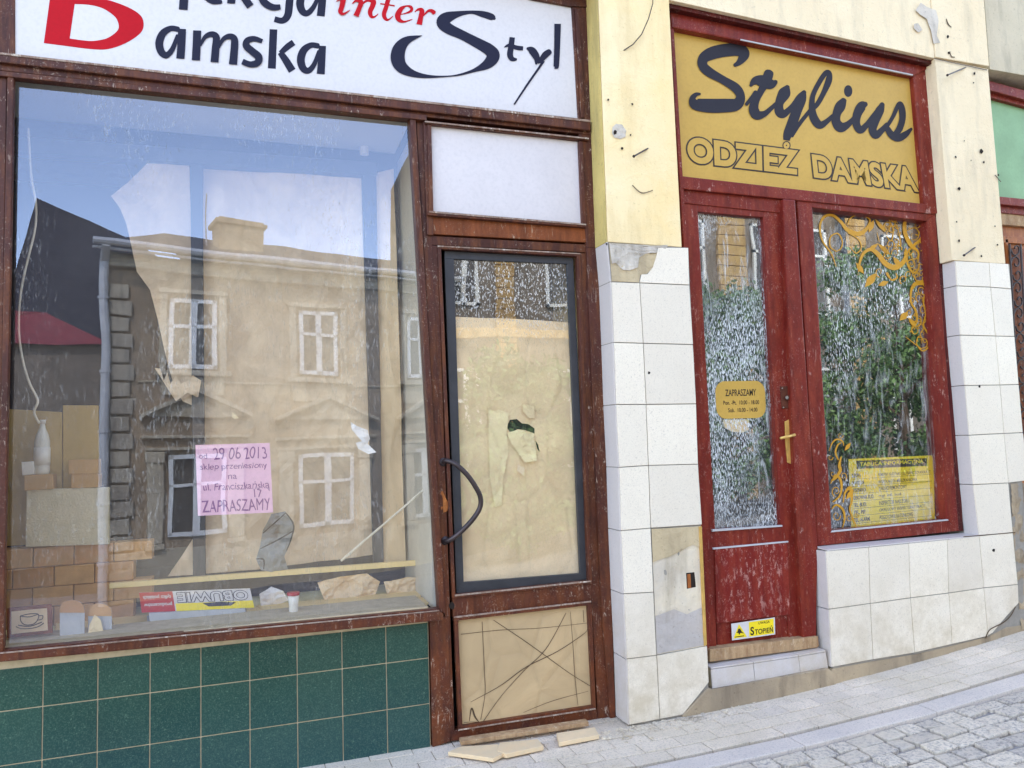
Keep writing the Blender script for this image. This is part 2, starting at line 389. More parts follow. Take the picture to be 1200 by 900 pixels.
# tiles
def qlerp(q,u,v):
    TL,TR,BR,BL=[Vector((a[0],a[1],0)) for a in q]
    return (TL.lerp(TR,u)).lerp(BL.lerp(BR,u),v)
def tile(bm,px,Y,gap=.0022,th=.008,mi=0,bev=.0015):
    P=[W(x,y,Y) for x,y in px];c=sum(P,Vector())/len(P)
    P=[p+Vector((gap if p.x<c.x else -gap,random.uniform(-.0008,.0008),gap if p.z<c.z else -gap)) for p in P]
    prism(bm,P,(0,th,0),bev,mi)
Lx=[(712.5,283.5),(716.7,330.3),(719.7,401.3),(722.3,474),(726,547.7),(728.3,622),(731.5,696),(735.4,772.3),(738,849.8)]
Mx=[(748,286),(749.7,331.5),(754,402.3),(757.3,474),(760,545.5),(762.7,619),(766,694),(769.7,768),(773.5,843)]
Rx=[(807,290),(808,334),(812.5,403.8),(816,473.3),(818.3,544),(823,615),(826.5,687),(829,757),(832,812)]
bm=NB()
for i in range(1,8):
    tile(bm,[Lx[i],Mx[i],Mx[i+1],Lx[i+1]],Y0-.008)
    if i<5: tile(bm,[Mx[i],Rx[i],Rx[i+1],Mx[i+1]],Y0-.008)
tile(bm,[Mx[7],Rx[7],(831,800),(800,838),Mx[8]],Y0-.008)
# broken top tile of the second column
tile(bm,[(771,290),(807,290),(808,334),(749.7,331.5),(752,322),(759,322),(765,314),(769,300)],Y0-.008)
wt=obj('tile_cladding',bm,M['wtile'],bld);tag(wt,'off-white tiles on the middle pier')
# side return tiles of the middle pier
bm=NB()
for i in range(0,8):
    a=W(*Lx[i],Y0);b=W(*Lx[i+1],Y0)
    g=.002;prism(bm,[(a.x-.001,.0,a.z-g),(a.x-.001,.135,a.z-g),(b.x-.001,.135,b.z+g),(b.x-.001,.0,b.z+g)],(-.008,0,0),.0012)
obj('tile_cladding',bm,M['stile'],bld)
# bed behind
bm=NB();bar(bm,[(712.8,284),(806.5,290.5),(831.5,838),(738.2,849.5)],Y0+.001,.30,0)
obj('mortar_bed',bm,M['dgrout'],bld)
# exposed render where tiles are missing
bm=NB()
sheet(bm,[(713.5,284.5),(782,288),(780,293),(771,297),(766,312),(758,321),(750.5,322),(749,331),(717,329.5)],Y0-.0035,sub=5,amp=.003,fr=30)
obj('exposed_plaster',bm,M['beigepl'],bld)
bm=NB()
sheet(bm,[(714,285),(745,286),(768,288),(783,287),(781,292),(770,296),(757,297),(749,302),(748,313),(738,317),(730,316),(722,308),(717,309)],Y0-.008,sub=5,amp=.006,fr=40)
obj('exposed_plaster',bm,M['greyflake'],bld)
bm=NB()
sheet(bm,[(763.5,620),(821.5,616.5),(827.5,757),(769.5,767)],Y0-.002,holes=[[(804,671.5),(814,670.5),(815.5,688),(805,690)]],sub=5,amp=.004,fr=20)
obj('exposed_plaster',bm,M['oldplaster'],bld,True)
bm=NB();sheet(bm,[(763.5,620),(820,617),(822,643),(812,638),(806,641),(799,645),(785,652),(775,655),(765,659)],Y0-.007,sub=4,amp=.003,fr=20);obj('exposed_plaster',bm,M['beigepl'],bld)
bm=NB();sheet(bm,[(768,722),(790,714),(805,720),(822,712),(826,756),(770,766)],Y0-.0055,sub=4,amp=.003,fr=20);obj('exposed_plaster',bm,M['blueplaster'],bld)
bm=NB();bar(bm,[(804,671.5),(814,670.5),(815.5,688),(805,690)],Y0+.0006,.001,0);obj('hole',bm,M['hole'],bld)
bm=NB();bar(bm,[(805.5,673),(809,672.6),(810,689),(806,689.3)],Y0-.0005,.001,0);obj('wooden_plug',bm,M['orangewood'],bld)
bm=NB();bar(bm,[(819.5,617),(822.5,617),(828.5,756),(825.5,757)],Y0-.012,.010,.001);obj('edge_strip',bm,M['brass'],bld)
# right pier tiles
A=[(1120,305.5),(1121.7,335),(1125.7,392.7),(1131,451.7),(1136,510),(1141,568),(1147.7,628),(1153,689),(1158,745)]
B=[(1159.3,307.5),(1161,336.5),(1166.7,393.8),(1171.7,451.2),(1176.7,508),(1182,566),(1187,624),(1193,685),(1198,736)]
Cc=[(1182,309),(1185,338.5),(1189,394.3),(1194,450.5),(1199,507),(1206,563),(1212,620)]
bm=NB()
for i in range(8):
    tile(bm,[A[i],B[i],B[i+1],A[i+1]] if i!=7 else [A[7],B[7],(1194,706),(1180,722),(1163,742),A[8]],Y0-.008)
    if i<5: tile(bm,[B[i],Cc[i],Cc[i+1],B[i+1]],Y0-.008)
# low wall under the red window
lt=[(968.5,645.8),(1018,641.3),(1065,636.7),(1110,632.3),(1147.7,628)]
lm=[(972,714),(1020,707.3),(1067,700.7),(1112,695),(1153,689)]
lb=[(975.5,782),(1023.5,773),(1072,765),(1116,755),(1158,745.5)]
for i in range(4):
    tile(bm,[lt[i],lt[i+1],lm[i+1],lm[i]],Y0-.008)
    tile(bm,[lm[i],lm[i+1],lb[i+1],lb[i]],Y0-.008)
wt=obj('tile_cladding',bm,M['wtile'],bld);tag(wt,'off-white tiles on the right pier and low wall')
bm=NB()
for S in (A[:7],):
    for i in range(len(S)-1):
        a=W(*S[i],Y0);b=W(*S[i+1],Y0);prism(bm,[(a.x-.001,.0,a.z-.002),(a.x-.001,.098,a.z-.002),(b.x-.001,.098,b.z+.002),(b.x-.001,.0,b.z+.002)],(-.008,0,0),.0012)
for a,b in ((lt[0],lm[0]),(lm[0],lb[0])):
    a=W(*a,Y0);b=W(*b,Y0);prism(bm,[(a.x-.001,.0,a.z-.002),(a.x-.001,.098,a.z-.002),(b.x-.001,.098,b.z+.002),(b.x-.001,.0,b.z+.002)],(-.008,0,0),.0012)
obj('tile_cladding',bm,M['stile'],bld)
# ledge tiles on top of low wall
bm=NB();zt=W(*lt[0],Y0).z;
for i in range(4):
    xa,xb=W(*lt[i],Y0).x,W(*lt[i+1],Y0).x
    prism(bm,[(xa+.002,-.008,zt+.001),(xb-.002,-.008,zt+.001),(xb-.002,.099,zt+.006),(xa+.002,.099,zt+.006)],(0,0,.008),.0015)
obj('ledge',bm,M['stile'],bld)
# beds
bm=NB()
x0=W(*lt[0],0).x;x1=W(*lt[4],0).x
box(bm,x0+.001,x1,.001,.30,GZ-.3,zt)
bar(bm,[(1120.5,306),(1183,309.5),(1198,566),(1212,760),(1158,760)],Y0+.001,.30,0)
obj('mortar_bed',bm,M['dgrout'],bld)
bm=NB();sheet(bm,[(1184.5,567),(1205,566),(1215,740),(1197,738),(1192,684),(1187,624)],Y0-.004,sub=5,amp=.02,fr=14);obj('exposed_plaster',bm,M['concrete'],bld)
# cracks
bm=NB();ribbon(bm,[(1155,748,1.6),(1160,738,1.2),(1175,730,1.4),(1184,722,1.3),(1190,711,1.1)],(0,0,1),Y0-.0095);ribbon(bm,[(1129,629,.5),(1190,624,.4)],(0,0,1),Y0-.0095)
obj('crack',bm,M['scratch'],bld)
# small drill holes, stains, nails
def dot(bm,x,y,r,Y,k=9,mi=0,asp=1.3):
    vs=[bm.verts.new(W(x+r*math.cos(a)*(1+random.uniform(-.25,.25)),y+r*asp*math.sin(a)*(1+random.uniform(-.25,.25)),Y)) for a in [2*math.pi*j/k for j in range(k)]]
    f=bm.faces.new(vs);f.material_index=mi
bm=NB()
for x,y,r in [(712.7,117,1.1),(741,122,1.1),(739,158,.9),(711,286,1),(721,155,2),(729,174,1.4),(1141,97,.8),(1142,86,1.2),(1120,184,1.1),(1150,177,2),(1153,190,1.1),(1124,221,1.6),(1121,260,.9),(1124,282,1.2),(1169,287,1),(1166,265,.8),(1111,43,1.4),(1112,62,1.2),(1170,205,1),(1130,165,.6),(1138,188,.6)]: dot(bm,x,y,r,Y0-.0062)
for x,y,r in [(760.5,437,1.4),(1148,453,1.3),(1164.5,645,1.6),(1150,300,1)]: dot(bm,x,y,r,Y0-.0092)
obj('drill_hole',bm,M['hole'],bld)
bm=NB();sheet(bm,[(718,149),(722,145),(729,146),(734,153),(733,160),(727,163),(720,161),(717,156)],Y0-.004,sub=2,amp=.004,fr=40)
sheet(bm,[(1073,12),(1079,3),(1086,8),(1097,12),(1100,25),(1098,42),(1102,50),(1094,51),(1091,36),(1086,22),(1078,17)],Y0-.0075,sub=3,amp=.002,fr=40)
sheet(bm,[(1071,28),(1076,27),(1081,35),(1076,38),(1071,33)],Y0-.0075,sub=2,amp=.002,fr=40)
obj('plaster_scar',bm,M['greyflake'],bld)
bm=NB();ribbon(bm,[(1095,68.5,.8),(1120,74,.6),(1157,82,.9)],(0,0,1),Y0-.0066)
for P in ([(1109,22,.8),(1111,28,1.5),(1115,32,.7)],[(741,217,.4),(752,226,1.2),(765,223,.4)],[(1113,60,.5),(1115,66,1.2),(1119,67,.4)],[(1166,205,.6),(1171,211,.8),(1173,213,.5)]): ribbon(bm,P,(0,0,1),Y0-.006)
obj('crack',bm,M['scratch'],bld)
def nail(p,q,Y=Y0):
    b=NB();a=W(*p,Y+.01);c=W(*q,Y-.05);tube(b,[a,c],.0045,8);d=(c-a).normalized();tube(b,[c,c+d*.004],.008,8);return b
for p,q in (((761,173),(743,183)),((1134,78),(1110.5,88)),((1144,289),(1130,299))): obj('nail',nail(p,q),M['iron'],bld)
wi=NB();tube(wi,[W(x,y,Y0-.01-.02*math.sin(i*.7)) for i,(x,y) in enumerate([(765,-14),(765,4),(760,22),(752,40),(742,52),(731,59)])],.0028,6);obj('wire',wi,M['iron'],bld)
# plinth, step, concrete footing
bm=NB();zs=W(833,783,.02).z
prism(bm,[W(833,784.5,.02),W(968,764,.02),W(971,783,.02),W(835,808.5,.02)],(0,.08,0),.004)
tt=[(833,784.5),(883,777.5),(936,769.5),(968,764)];tb=[(835,808.5),(885,799.5),(938,789),(971,783)]
obj('doorstep',bm,M['grout'],bld)
bm=NB()
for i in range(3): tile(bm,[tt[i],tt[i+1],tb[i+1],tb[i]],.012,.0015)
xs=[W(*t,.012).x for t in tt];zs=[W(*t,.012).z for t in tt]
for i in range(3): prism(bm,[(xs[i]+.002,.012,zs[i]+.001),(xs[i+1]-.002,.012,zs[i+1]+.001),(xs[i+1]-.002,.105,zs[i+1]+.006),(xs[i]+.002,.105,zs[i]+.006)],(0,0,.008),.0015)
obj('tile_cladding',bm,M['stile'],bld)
bm=NB();
prism(bm,[W(835,809,-.012),W(971,783.5,-.012),(W(980,790,-.012)),W(980,812,-.012),W(835,850,-.012),W(797,850,-.012),W(801,838,-.012),W(831,806,-.012)],(0,.11,0),.005)
prism(bm,[W(975,784,-.003)]+[W(x,y,-.003) for x,y in ((1024,775),(1072,767),(1116,757),(1158,747),(1180,735),(1198,733),(1240,726),(1240,760),(1198,760),(1100,785),(975,812))],(0,.11,0),.005)
obj('footing',bm,M['concrete'],bld)
# green tiled stall riser
bm=NB();zt1=.255;zb1=.049;YT=.155
def gx(px,py): return W(px,py,YT).x
cols=[gx(50,824),gx(114.3,818),gx(175.7,811),gx(235.3,804),gx(292.7,798),gx(348.3,791),gx(401,784),gx(452.7,777.5),gx(502.5,771)]
st=cols[1]-cols[0];cols=[cols[0]-st*k for k in range(5,0,-1)]+cols
zt0=W(400,743,YT).z+.01
rows=[(zt0,W(400,784,YT).z),(W(400,784,YT).z,W(400,839.7,YT).z),(W(400,839.7,YT).z,W(400,839.7,YT).z-.205)]
for i in range(len(cols)-1):
    for (a,b) in rows:
        g=.0022;prism(bm,[(cols[i]+g,YT+random.uniform(-.0006,.0006),b+g),(cols[i+1]-g,YT,b+g),(cols[i+1]-g,YT,a-g),(cols[i]+g,YT,a-g)],(0,.008,0),.0015)
gt=obj('tile_cladding',bm,M['gtile'],bld);tag(gt,'dark green tiles under the display window')
bm=NB();box(bm,cols[0]-.2,cols[-1]+.001,YT+.004,YT+.3,GZ-.3,.50);obj('mortar_bed',bm,M['grout'],bld)
bm=NB();box(bm,cols[0]-.2,W(530,880,.10).x,.045,YT+.02,GZ-.3,W(505,880,.12).z+.004,.01);obj('footing',bm,M['concrete'],bld)
# building body: walls that shut the interior in and shade the street (roof far above)
bm=NB();XL,XR,BT,BD=-3.2,5.6,7.0,6.0
box(bm,XL,XR,.32,BD,4.25,BT)                # upper floors
box(bm,XL,XR,BD-.2,BD,GZ-.3,4.25);box(bm,XL,XL+.2,.32,BD-.2,GZ-.3,4.25)
box(bm,1.86,2.10,.302,BD-.2,GZ-.3,4.25)      # party wall behind the middle pier
box(bm,XL,-1.06,.163,.32,GZ-.3,BT)              # facade further left, out of frame
box(bm,-1.25,5.4,.302,.32,4.1,4.25)
obj('wall',bm,M['yellow'],bld)
bm=NB();box(bm,-1.25,1.86,.0,.32,3.75,4.26);box(bm,1.4,XR,.31,.32,4.25,BT)
box(bm,-1.25,XR,.0,.32,TOP-.004,BT)
box(bm,-1.25,1.75,.0,.32,4.26,TOP-.004)
obj('wall',bm,M['yellow'],bld)
bm=NB();box(bm,XL+.2,1.86,.46,BD-.2,GZ-.05,.0);box(bm,2.1,XR,.30,BD-.2,GZ-.05,.12);obj('floor',bm,M['inner'],bld)
bm=NB();box(bm,XL+.2,1.855,BD-.23,BD-.2,0,4.25);box(bm,2.11,XR-.2,2.2,2.25,0,4.25);box(bm,XR-.22,XR-.2,.33,2.2,0,4.25);box(bm,1.84,1.859,1.0,BD-.24,0,4.25)
box(bm,2.101,2.12,.33,2.2,0,4.25);box(bm,XL+.2,XL+.22,.35,BD-.24,0,4.25)
box(bm,-1.2,1.84,.9,BD-.24,4.2,4.249)
obj('interior_wall',bm,M['inner'],bld)
bm=NB();box(bm,XR-.0,XR+.2,.302,BD,GZ-.3,BT);obj('wall',bm,M['cream'],bld)
bm=NB();box(bm,XL-.3,XR+.4,-.35,BD+.4,BT,BT+.15,.01);obj('roof',bm,M['grout'],bld)
# ------------------------------------------------------------ brown shopfront
sf=thing('shopfront','worn brown shopfront with a large display window and glazed door','shopfront',(.1,YB,GZ))
bm=NB()
# outer head and right jamb (beside pier)
def Z(p,z,Y): return Vector((p.x,Y,z))
bar(bm,[(620,-2),(622,-14),(690,6),(688,8),(669,7)],YB-.012,.05)
bar(bm,[(-60,-190),(-60,-170),(688,7),(688,-9)],YB-.01,.08)
bar(bm,[(670,7),(687,6),(696,150),(678,150)],YB-.004,.10);bar(bm,[(678,150),(696,150),(703,290),(687.5,290)],YB-.004,.10)
bar(bm,[(687.5,290),(702,290),(722,848),(716,849),(704.5,700)],YB-.006,.10)
bar(bm,[(674,10),(679,10),(686,138),(681,138)],YB-.014,.02,.003)
# rail under the sign, three mouldings
bar(bm,[(-40,57),(-40,68),(692,153),(692,141)],YB-.030,.06,.005)
bar(bm,[(-40,68.5),(-40,78),(692,158),(692,153.5)],YB-.008,.10,.003)
bar(bm,[(-40,78.5),(-40,84.5),(500,141),(500,135)],YB-.02,.04,.003)
# left jamb
bar(bm,[(-40,-160),(17,-150),(17.5,64),(-40,57)],YB-.002,.08)
bar(bm,[(-60,84),(8,91),(-2,775),(-60,780)],YB-.002,.10);bar(bm,[(8.5,89),(16,90),(3.5,766),(-4,767)],YB-.014,.03,.003)
# sill
bar(bm,[(-40,770),(3,766),(515,716.5),(520,719),(520,727),(-40,780)],YB-.045,.10,.006)
bar(bm,[(-40,765),(4,762.5),(515,713),(516,717),(-40,770.5)],YB-.01,.05,.003)
# mullion between window and door
bar(bm,[(480,134),(487,136),(522,719),(515,716)],YB-.012,.07,.004)
bar(bm,[(487.5,136),(500,138),(531,860),(527,868),(521,720)],YB+.008,.09,.004)
bar(bm,[(496,140),(505,142),(508,276),(500.5,275)],YB-.006,.07,.004)
bar(bm,[(504,728),(526,722),(528,869),(507,876)],YB+.004,.10,.004)
# transom moulding round the white panel
bar(bm,[(498,141),(690,161),(690,165),(498,145)],YB-.018,.05,.003)
bar(bm,[(501,246.5),(687,262),(687,266.5),(501,252)],YB-.024,.06,.003)
bar(bm,[(501,146),(505.5,147),(508,248),(503,247)],YB-.016,.05,.002);bar(bm,[(678.5,165),(683,166),(687,264),(682.5,263)],YB-.016,.05,.002)
fr=obj('frame',bm,M['brown'],sf)
bm=NB();bar(bm,[(503,253),(687,267),(688,284),(503,274)],YB+.002,.09,.003);rr=obj('transom_rail',bm,M['brownlight'],sf)
bm=NB();bar(bm,[(505,146.5),(679,166.5),(683,263.5),(507.5,248)],YB+.006,.01,0);obj('transom_panel',bm,M['panelw'],sf)
bm=NB();bm.faces.new([bm.verts.new(W(x,y,YGL)) for x,y in ((14,88),(483,131),(518,719),(0,768))])
obj('window_pane',bm,M['gl_main'],sf)
# weathered pale edges of the mouldings
bm=NB()
for q in ([(-40,56.5),(-40,59),(692,143),(692,140.5)],[(498,141.5),(690,161.5),(690,163),(498,143)],[(503,247),(687,262.3),(687,264),(503,249)],[(-40,768),(4,764.5),(515,715),(515,716.2),(4,766),(-40,769.8)]): bar(bm,q,YB-.034 if q[0][1]<60 else YB-.027 if q[0][1]<600 else YB-.047,.006,.001)
tag(obj('worn_strip',bm,M['worn'],sf),'weathered grey edges of the brown mouldings')
# silicone edge beads
bm=NB()
for q in ([(16,90),(480,133.5),(480,135.5),(16,92)],[(478.5,134),(480.5,134),(515.5,715.5),(513.5,715.5)]): bar(bm,q,YGL-.004,.003,0)
obj('glazing_bead',bm,M['lgrey'],sf)
# door leaf
door=NB();Yd=YB+.012
bar(door,[(502.5,276),(687,286.5),(688,296),(503,287)],Yd,.05,.004)
bar(door,[(503,287),(513,288),(527,707),(533,862),(528,869)],Yd,.05,.004)
bar(door,[(680.5,296.5),(688,297),(704.5,700),(715,846),(701,845),(693,700)],Yd,.05,.004)
bar(door,[(530,697),(693,680),(693,705),(531,724)],Yd+.002,.05,.004)
bar(door,[(533,856),(699,829),(701,844.5),(528,869)],Yd,.05,.004)
# beads round the glass and lower panel
for q in ([(513,288.5),(680,297.5),(680,300.5),(513,291.5)],[(513,291),(517,291.5),(534,700),(530,701)],[(676,299),(680.5,299.5),(694,684),(690,684)],[(533,697),(692,680),(692,684),(533,701)],
          [(532,723),(693,704.5),(693,709),(532,728)],[(532.5,728),(537,728),(542,851),(538,855)],[(689,709),(693.5,708),(698.5,829),(695,829)],[(538,851.5),(697,827),(698.5,831),(537,856)]): bar(door,q,Yd-.012,.03,.0025)
bm=NB()
for q in ([(513,287.5),(680,296.6),(680,298),(513,289.2)],[(533,697),(693,680.2),(693,682),(533,699)],[(532,722.6),(693,704),(693,705.8),(532,724.6)],[(538,854.8),(698,829.8),(698.5,831.5),(537,856.6)]): bar(bm,q,Yd-.015,.005,.001)
worn_=bm
dr=obj('door',door,M['brown'],sf);obj('worn_strip',worn_,M['worn'],dr);tag(dr,'brown metal glazed door with a papered pane')
bm=NB()
for q in ([(521,294),(672,302),(672,309.5),(521,303)],[(521,303),(532,303.5),(543.5,683),(535,696)],[(664.5,309),(672,309),(689,679),(680,673)],[(535,696),(543,682.5),(680,672),(689,679)]): bar(bm,q,Yd+.016,.02,.002)
obj('gasket',bm,M['gasket'],dr)
bm=NB();bm.faces.new([bm.verts.new(W(x,y,Yd+.028)) for x,y in ((528,300),(668,306),(683,676),(540,686))]);obj('pane',bm,M['gl_door'],dr)
bm=NB();bar(bm,[(536,727),(692,707),(697,830),(541,852)],Yd+.012,.008,0);lp=obj('lower_panel',bm,M['hard'],dr)
bm=NB();TF=(400,600,3)
for P in ([(420,430,3),(560,415,3),(700,408,2.5),(868,390,2)],[(495,385,3),(503,560,4),(505,640,3),(490,730,3)],[(535,380,3),(640,450,4),(710,500,4),(800,565,3),(880,615,3)],[(790,355,3),(720,480,4),(640,560,4),(560,650,3),(500,735,4)],[(455,668,2),(560,610,4),(650,545,5),(760,490,4),(850,430,3),(866,410,2)],[(805,350,2),(815,480,3),(822,590,3),(832,680,2)],[(640,705,2),(740,665,3),(868,630,2)],[(850,345,3),(853,388,3)],[(432,740,3),(470,738,3),(500,745,3)],[(450,735,3),(458,690,8),(470,720,10),(485,740,3)]): ribbon(bm,[(x,y,w*.62) for x,y,w in P],TF,Yd+.0115,cap=False)
obj('scratch',bm,M['scratch'],dr)
bm=NB();hp=[(519,541.5,0),(524,540,.03),(534,544,.06),(547,556,.075),(557,570,.08),(563,583,.08),(562,596,.075),(552,611,.07),(538,625,.055),(527,633,.03),(521,634,0)]
Q=crs([tuple(W(x,y,Yd-.0-d)) for x,y,d in hp],5);tube(bm,[Vector(q) for q in Q],.0125,12)
for x,y in ((519.5,541.5),(521.5,633.5)): 
    p=W(x,y,Yd);tube(bm,[p+Vector((0,-.006,0)),p+Vector((0,.004,0))],.022,14)
obj('handle',bm,M['iron'],dr,True)
bm=NB();dot(bm,529.5,710,3.2,Yd-.0008,12);obj('keyhole',bm,M['hole'],dr)
bm=NB();sheet(bm,[(515,571),(519,576),(522,583),(526,590),(524,599),(517,602),(516,588)],Yd-.003,sub=2,amp=.004,fr=30);obj('flaked_patch',bm,M['orangewood'],dr)
bm=NB();prism(bm,[WZ(540,869,-.12),WZ(690,846,-.115),WZ(686,842,-.115),WZ(538,864,-.12)],(0,0,-.02),.003);tag(obj('threshold',bm,M['wood_thr'],sf),'pale worn timber strip under the brown door')
# ------------------------------------------------------------ white sign
sg=thing('shop_sign','white shop sign with navy and red lettering above the display window','sign',(.6,YB,3.0))
bm=NB();SGQ=[(20,-140),(662,-12),(677,138),(18,64)];SGQ=[(18,-150),(667.5,7-20),(677,138),(18,64)]
bar(bm,[(-10,-160),(662,0),(669,7.5),(677,138.5),(18,64.5)],YB+.004,.01,0);obj('board',bm,M['white'],sg)
YS=YB+.0035
bm=NB();Fc=(40,0,6);Ec=(220,0,6);Cr=(450,0,5.4545)
def S(P,tf,**k): ribbon(bm,P,tf,YS,**k)
# amska
S([(1012,206,38),(960,200,40),(905,235,52),(880,300,56),(893,362,52),(930,388,44),(972,345,36),(1008,250,26)],Fc);S([(1040,203,56),(1036,300,56),(1028,412,58)],Fc,cap=False)
S([(1147,214,56),(1143,320,56),(1137,422,58)],Fc,cap=False)
S([(66,214,56),(62,320,56),(57,424,58)],Ec,cap=False);S([(88,322,16),(120,262,30),(165,240,40),(200,262,50),(196,340,54),(188,437,56)],Ec,cap=False)
S([(218,335,16),(250,275,30),(295,255,40),(328,278,50),(326,360,54),(318,453,58)],Ec,cap=False)
S([(524,290,30),(468,272,38),(420,285,44),(412,322,50),(455,362,52),(498,400,54),(490,440,50),(440,452,42),(384,432,40)],Ec,cap=False)
S([(603,206,54),(597,345,54),(591,482,56)],Ec,cap=False);S([(745,298,44),(700,330,44),(652,374,34)],Ec,cap=False);S([(650,368,40),(690,425,50),(735,498,54)],Ec,cap=False)
S([(915,322,38),(865,318,40),(815,355,52),(795,420,56),(812,480,50),(850,496,42),(890,450,34),(922,360,24)],Ec);S([(947,322,50),(942,420,52),(935,520,56)],Ec,cap=False)
# f e k c j a (tops run above the frame)
S([(1120,-190,40),(1075,-180,50),(1058,-60,60),(1048,68,62)],Fc,cap=False);S([(1010,-110,30),(1110,-100,30)],Fc,cap=False)
S([(232,12,30),(172,8,40),(130,-35,50),(150,-95,46),(205,-85,36),(190,-40,22),(140,-30,14)],Ec)
S([(318,-190,54),(311,-80,54),(305,24,56)],Ec,cap=False);S([(450,-95,44),(360,-50,34)],Ec,cap=False);S([(355,-60,40),(400,-10,50),(440,45,54)],Ec,cap=False)
S([(652,48,36),(595,50,46),(538,15,52),(522,-40,52),(565,-85,46),(648,-70,34)],Ec,cap=False)
S([(722,-80,54),(714,30,54),(702,110,52),(665,145,44),(610,134,40)],Ec,cap=False);dot(bm,341,-26,6,YS-.001,14)
S([(925,-75,38),(870,-85,40),(812,-45,52),(790,20,56),(806,78,50),(842,92,42),(885,48,34),(925,-40,24)],Ec);S([(950,-80,52),(945,15,54),(935,113,56)],Ec,cap=False)
# Styl
S([(708,120,16),(688,108,42),(630,90,40),(560,78,22),(480,88,36),(405,112,72),(375,142,80),(412,182,70),(500,224,60),(600,276,66),(672,318,76),(698,358,84),(662,408,64),(580,448,24),(480,478,12),(390,488,9),(280,488,22),(185,470,44),(115,430,76),(88,375,90),(100,308,82),(150,256,50),(242,227,3)],Cr)
S([(820,238,34),(812,300,37),(806,350,38),(820,376,32),(850,380,12)],Cr,cap=False);S([(768,302,4),(800,290,22),(850,305,28),(889,309,26)],Cr,cap=False)
S([(912,308,10),(945,322,46),(975,368,42),(972,412,10)],Cr,cap=False);S([(1058,330,36),(1032,350,42),(1002,386,30),(985,404,8)],Cr);S([(1018,388,24),(1000,420,15),(920,535,13),(832,668,10)],Cr,cap=False)
S([(1110,152,42),(1107,290,38),(1102,412,36),(1100,428,30)],Cr,cap=False)
obj('lettering',bm,M['navy'],sg)
bm=NB();Dc=(380,0,8)
S([(115,12,8),(150,-8,20),(178,-20,50),(165,60,48),(152,108,44),(180,130,24),(240,95,7)],Dc);
S([(262,35,8),(300,5,24),(345,18,45),(322,90,45),(297,150,52)],Dc,cap=False);S([(335,60,10),(400,5,26),(458,12,50),(453,55,48),(430,108,44),(440,152,34),(470,158,18),(505,130,7)],Dc)
S([(605,-30,42),(582,60,42),(560,130,42),(572,172,34),(600,185,18),(645,150,6)],Dc,cap=False);S([(524,34,12),(660,54,14)],Dc,cap=False)
S([(695,138,6),(760,125,12),(815,100,26),(812,66,28),(770,56,14),(722,82,40),(690,140,54),(702,185,42),(750,203,18),(826,180,6)],Dc)
S([(850,110,8),(882,88,22),(915,100,46),(905,160,46),(890,230,54)],Dc,cap=False);S([(928,150,10),(970,105,22),(1005,100,32),(1028,118,42)],Dc)
# big D as a ring strip
Oo=crs([(115,-42),(400,-20),(520,0),(660,50),(750,110),(770,180),(740,240),(640,305),(520,345),(400,345),(200,320),(68,303)],4)
Ii=crs([(285,28),(370,32),(440,44),(505,70),(572,122),(595,180),(580,222),(520,265),(460,282),(400,288),(330,282),(250,270)],4)
o_=[bm.verts.new(W(40+p[0]/6,p[1]/6,YS-.0002)) for p in Oo];i_=[bm.verts.new(W(40+p[0]/6,p[1]/6,YS-.0002)) for p in Ii]
for k in range(len(o_)): 
    j=(k+1)%len(o_);bm.faces.new((o_[k],o_[j],i_[j],i_[k]))
tag(obj('lettering',bm,M['letterred'],sg),'red letters on the white sign')
# ------------------------------------------------------------ red shopfront
rf=thing('shopfront','dark red shopfront with a narrow glazed door beside a window','shopfront',(3.0,YR,GZ))
bm=NB()
bar(bm,[(784,-2),(1095.5,66),(1096,76),(785,9)],YR-.07,.16,.004,1)  # shadow along the outer top edge, put in as darker red
bar(bm,[(785,9),(1096,76),(1071,89),(788,32)],YR-.03,.10,.008)
bar(bm,[(784,5),(789.5,31),(800,206),(814,420),(822,600),(832,765),(823,768),(809,400),(799,250)],YR-.02,.10,.004)
bar(bm,[(1070,87),(1096,76),(1111,250),(1096,250),(1083,239)],YR-.02,.10,.006);
bar(bm,[(1095.5,240),(1108,240),(1129,622),(1122,623)],YR-.01,.10,.004,1)
bar(bm,[(798,206),(1085,239),(1097,246),(1097,251),(798,221)],YR-.022,.10,.005)
bar(bm,[(917.5,233),(932,234),(958,640),(957,749),(941,750),(933,600)],YR-.03,.10,.008)
# window casement
bar(bm,[(934,229),(952,242),(975,623),(958,640)],YR-.012,.08,.006)
bar(bm,[(934,229.5),(1096,249),(1086,259),(952,243)],YR-.012,.08,.005)
bar(bm,[(1086,259),(1096,249),(1124,622),(1110,609)],YR-.012,.08,.006)
bar(bm,[(975,622.5),(1110,609.5),(1126,622),(958,640)],YR-.012,.08,.006)
obj('frame',bm,[M['red'],M['reddark']],rf)
bm=NB();bar(bm,[(975,622),(1111,608.5),(1112,610),(974,624)],YR-.016,.012,.001);bar(bm,[(868,45.5),(1070,87),(1070,88.5),(868,47)],YR-.034,.01,.001);obj('glazing_bead',bm,M['lgrey'],rf)
bm=NB();bm.faces.new([bm.verts.new(W(x,y,YGR)) for x,y in ((945,238),(1092,255),(1116,615),(970,628))]);obj('window_pane',bm,M['gl_redw'],rf)
bm=NB();Yq=YR+.004
bar(bm,[(801,222),(918,234),(918,250),(801,238)],Yq-.006,.05,.004)
bar(bm,[(801,238),(817.5,240),(838,622),(840,765),(832,766),(823,620),(809,380)],Yq,.05,.004)
bar(bm,[(894,248),(918,248),(934,600),(944,748),(925,751),(915,616)],Yq,.05,.004)
bar(bm,[(817.5,238),(894,246),(894,254.5),(818,248)],Yq,.05,.003);bar(bm,[(837,620.5),(915,616),(917,636),(838,645)],Yq,.05,.004)
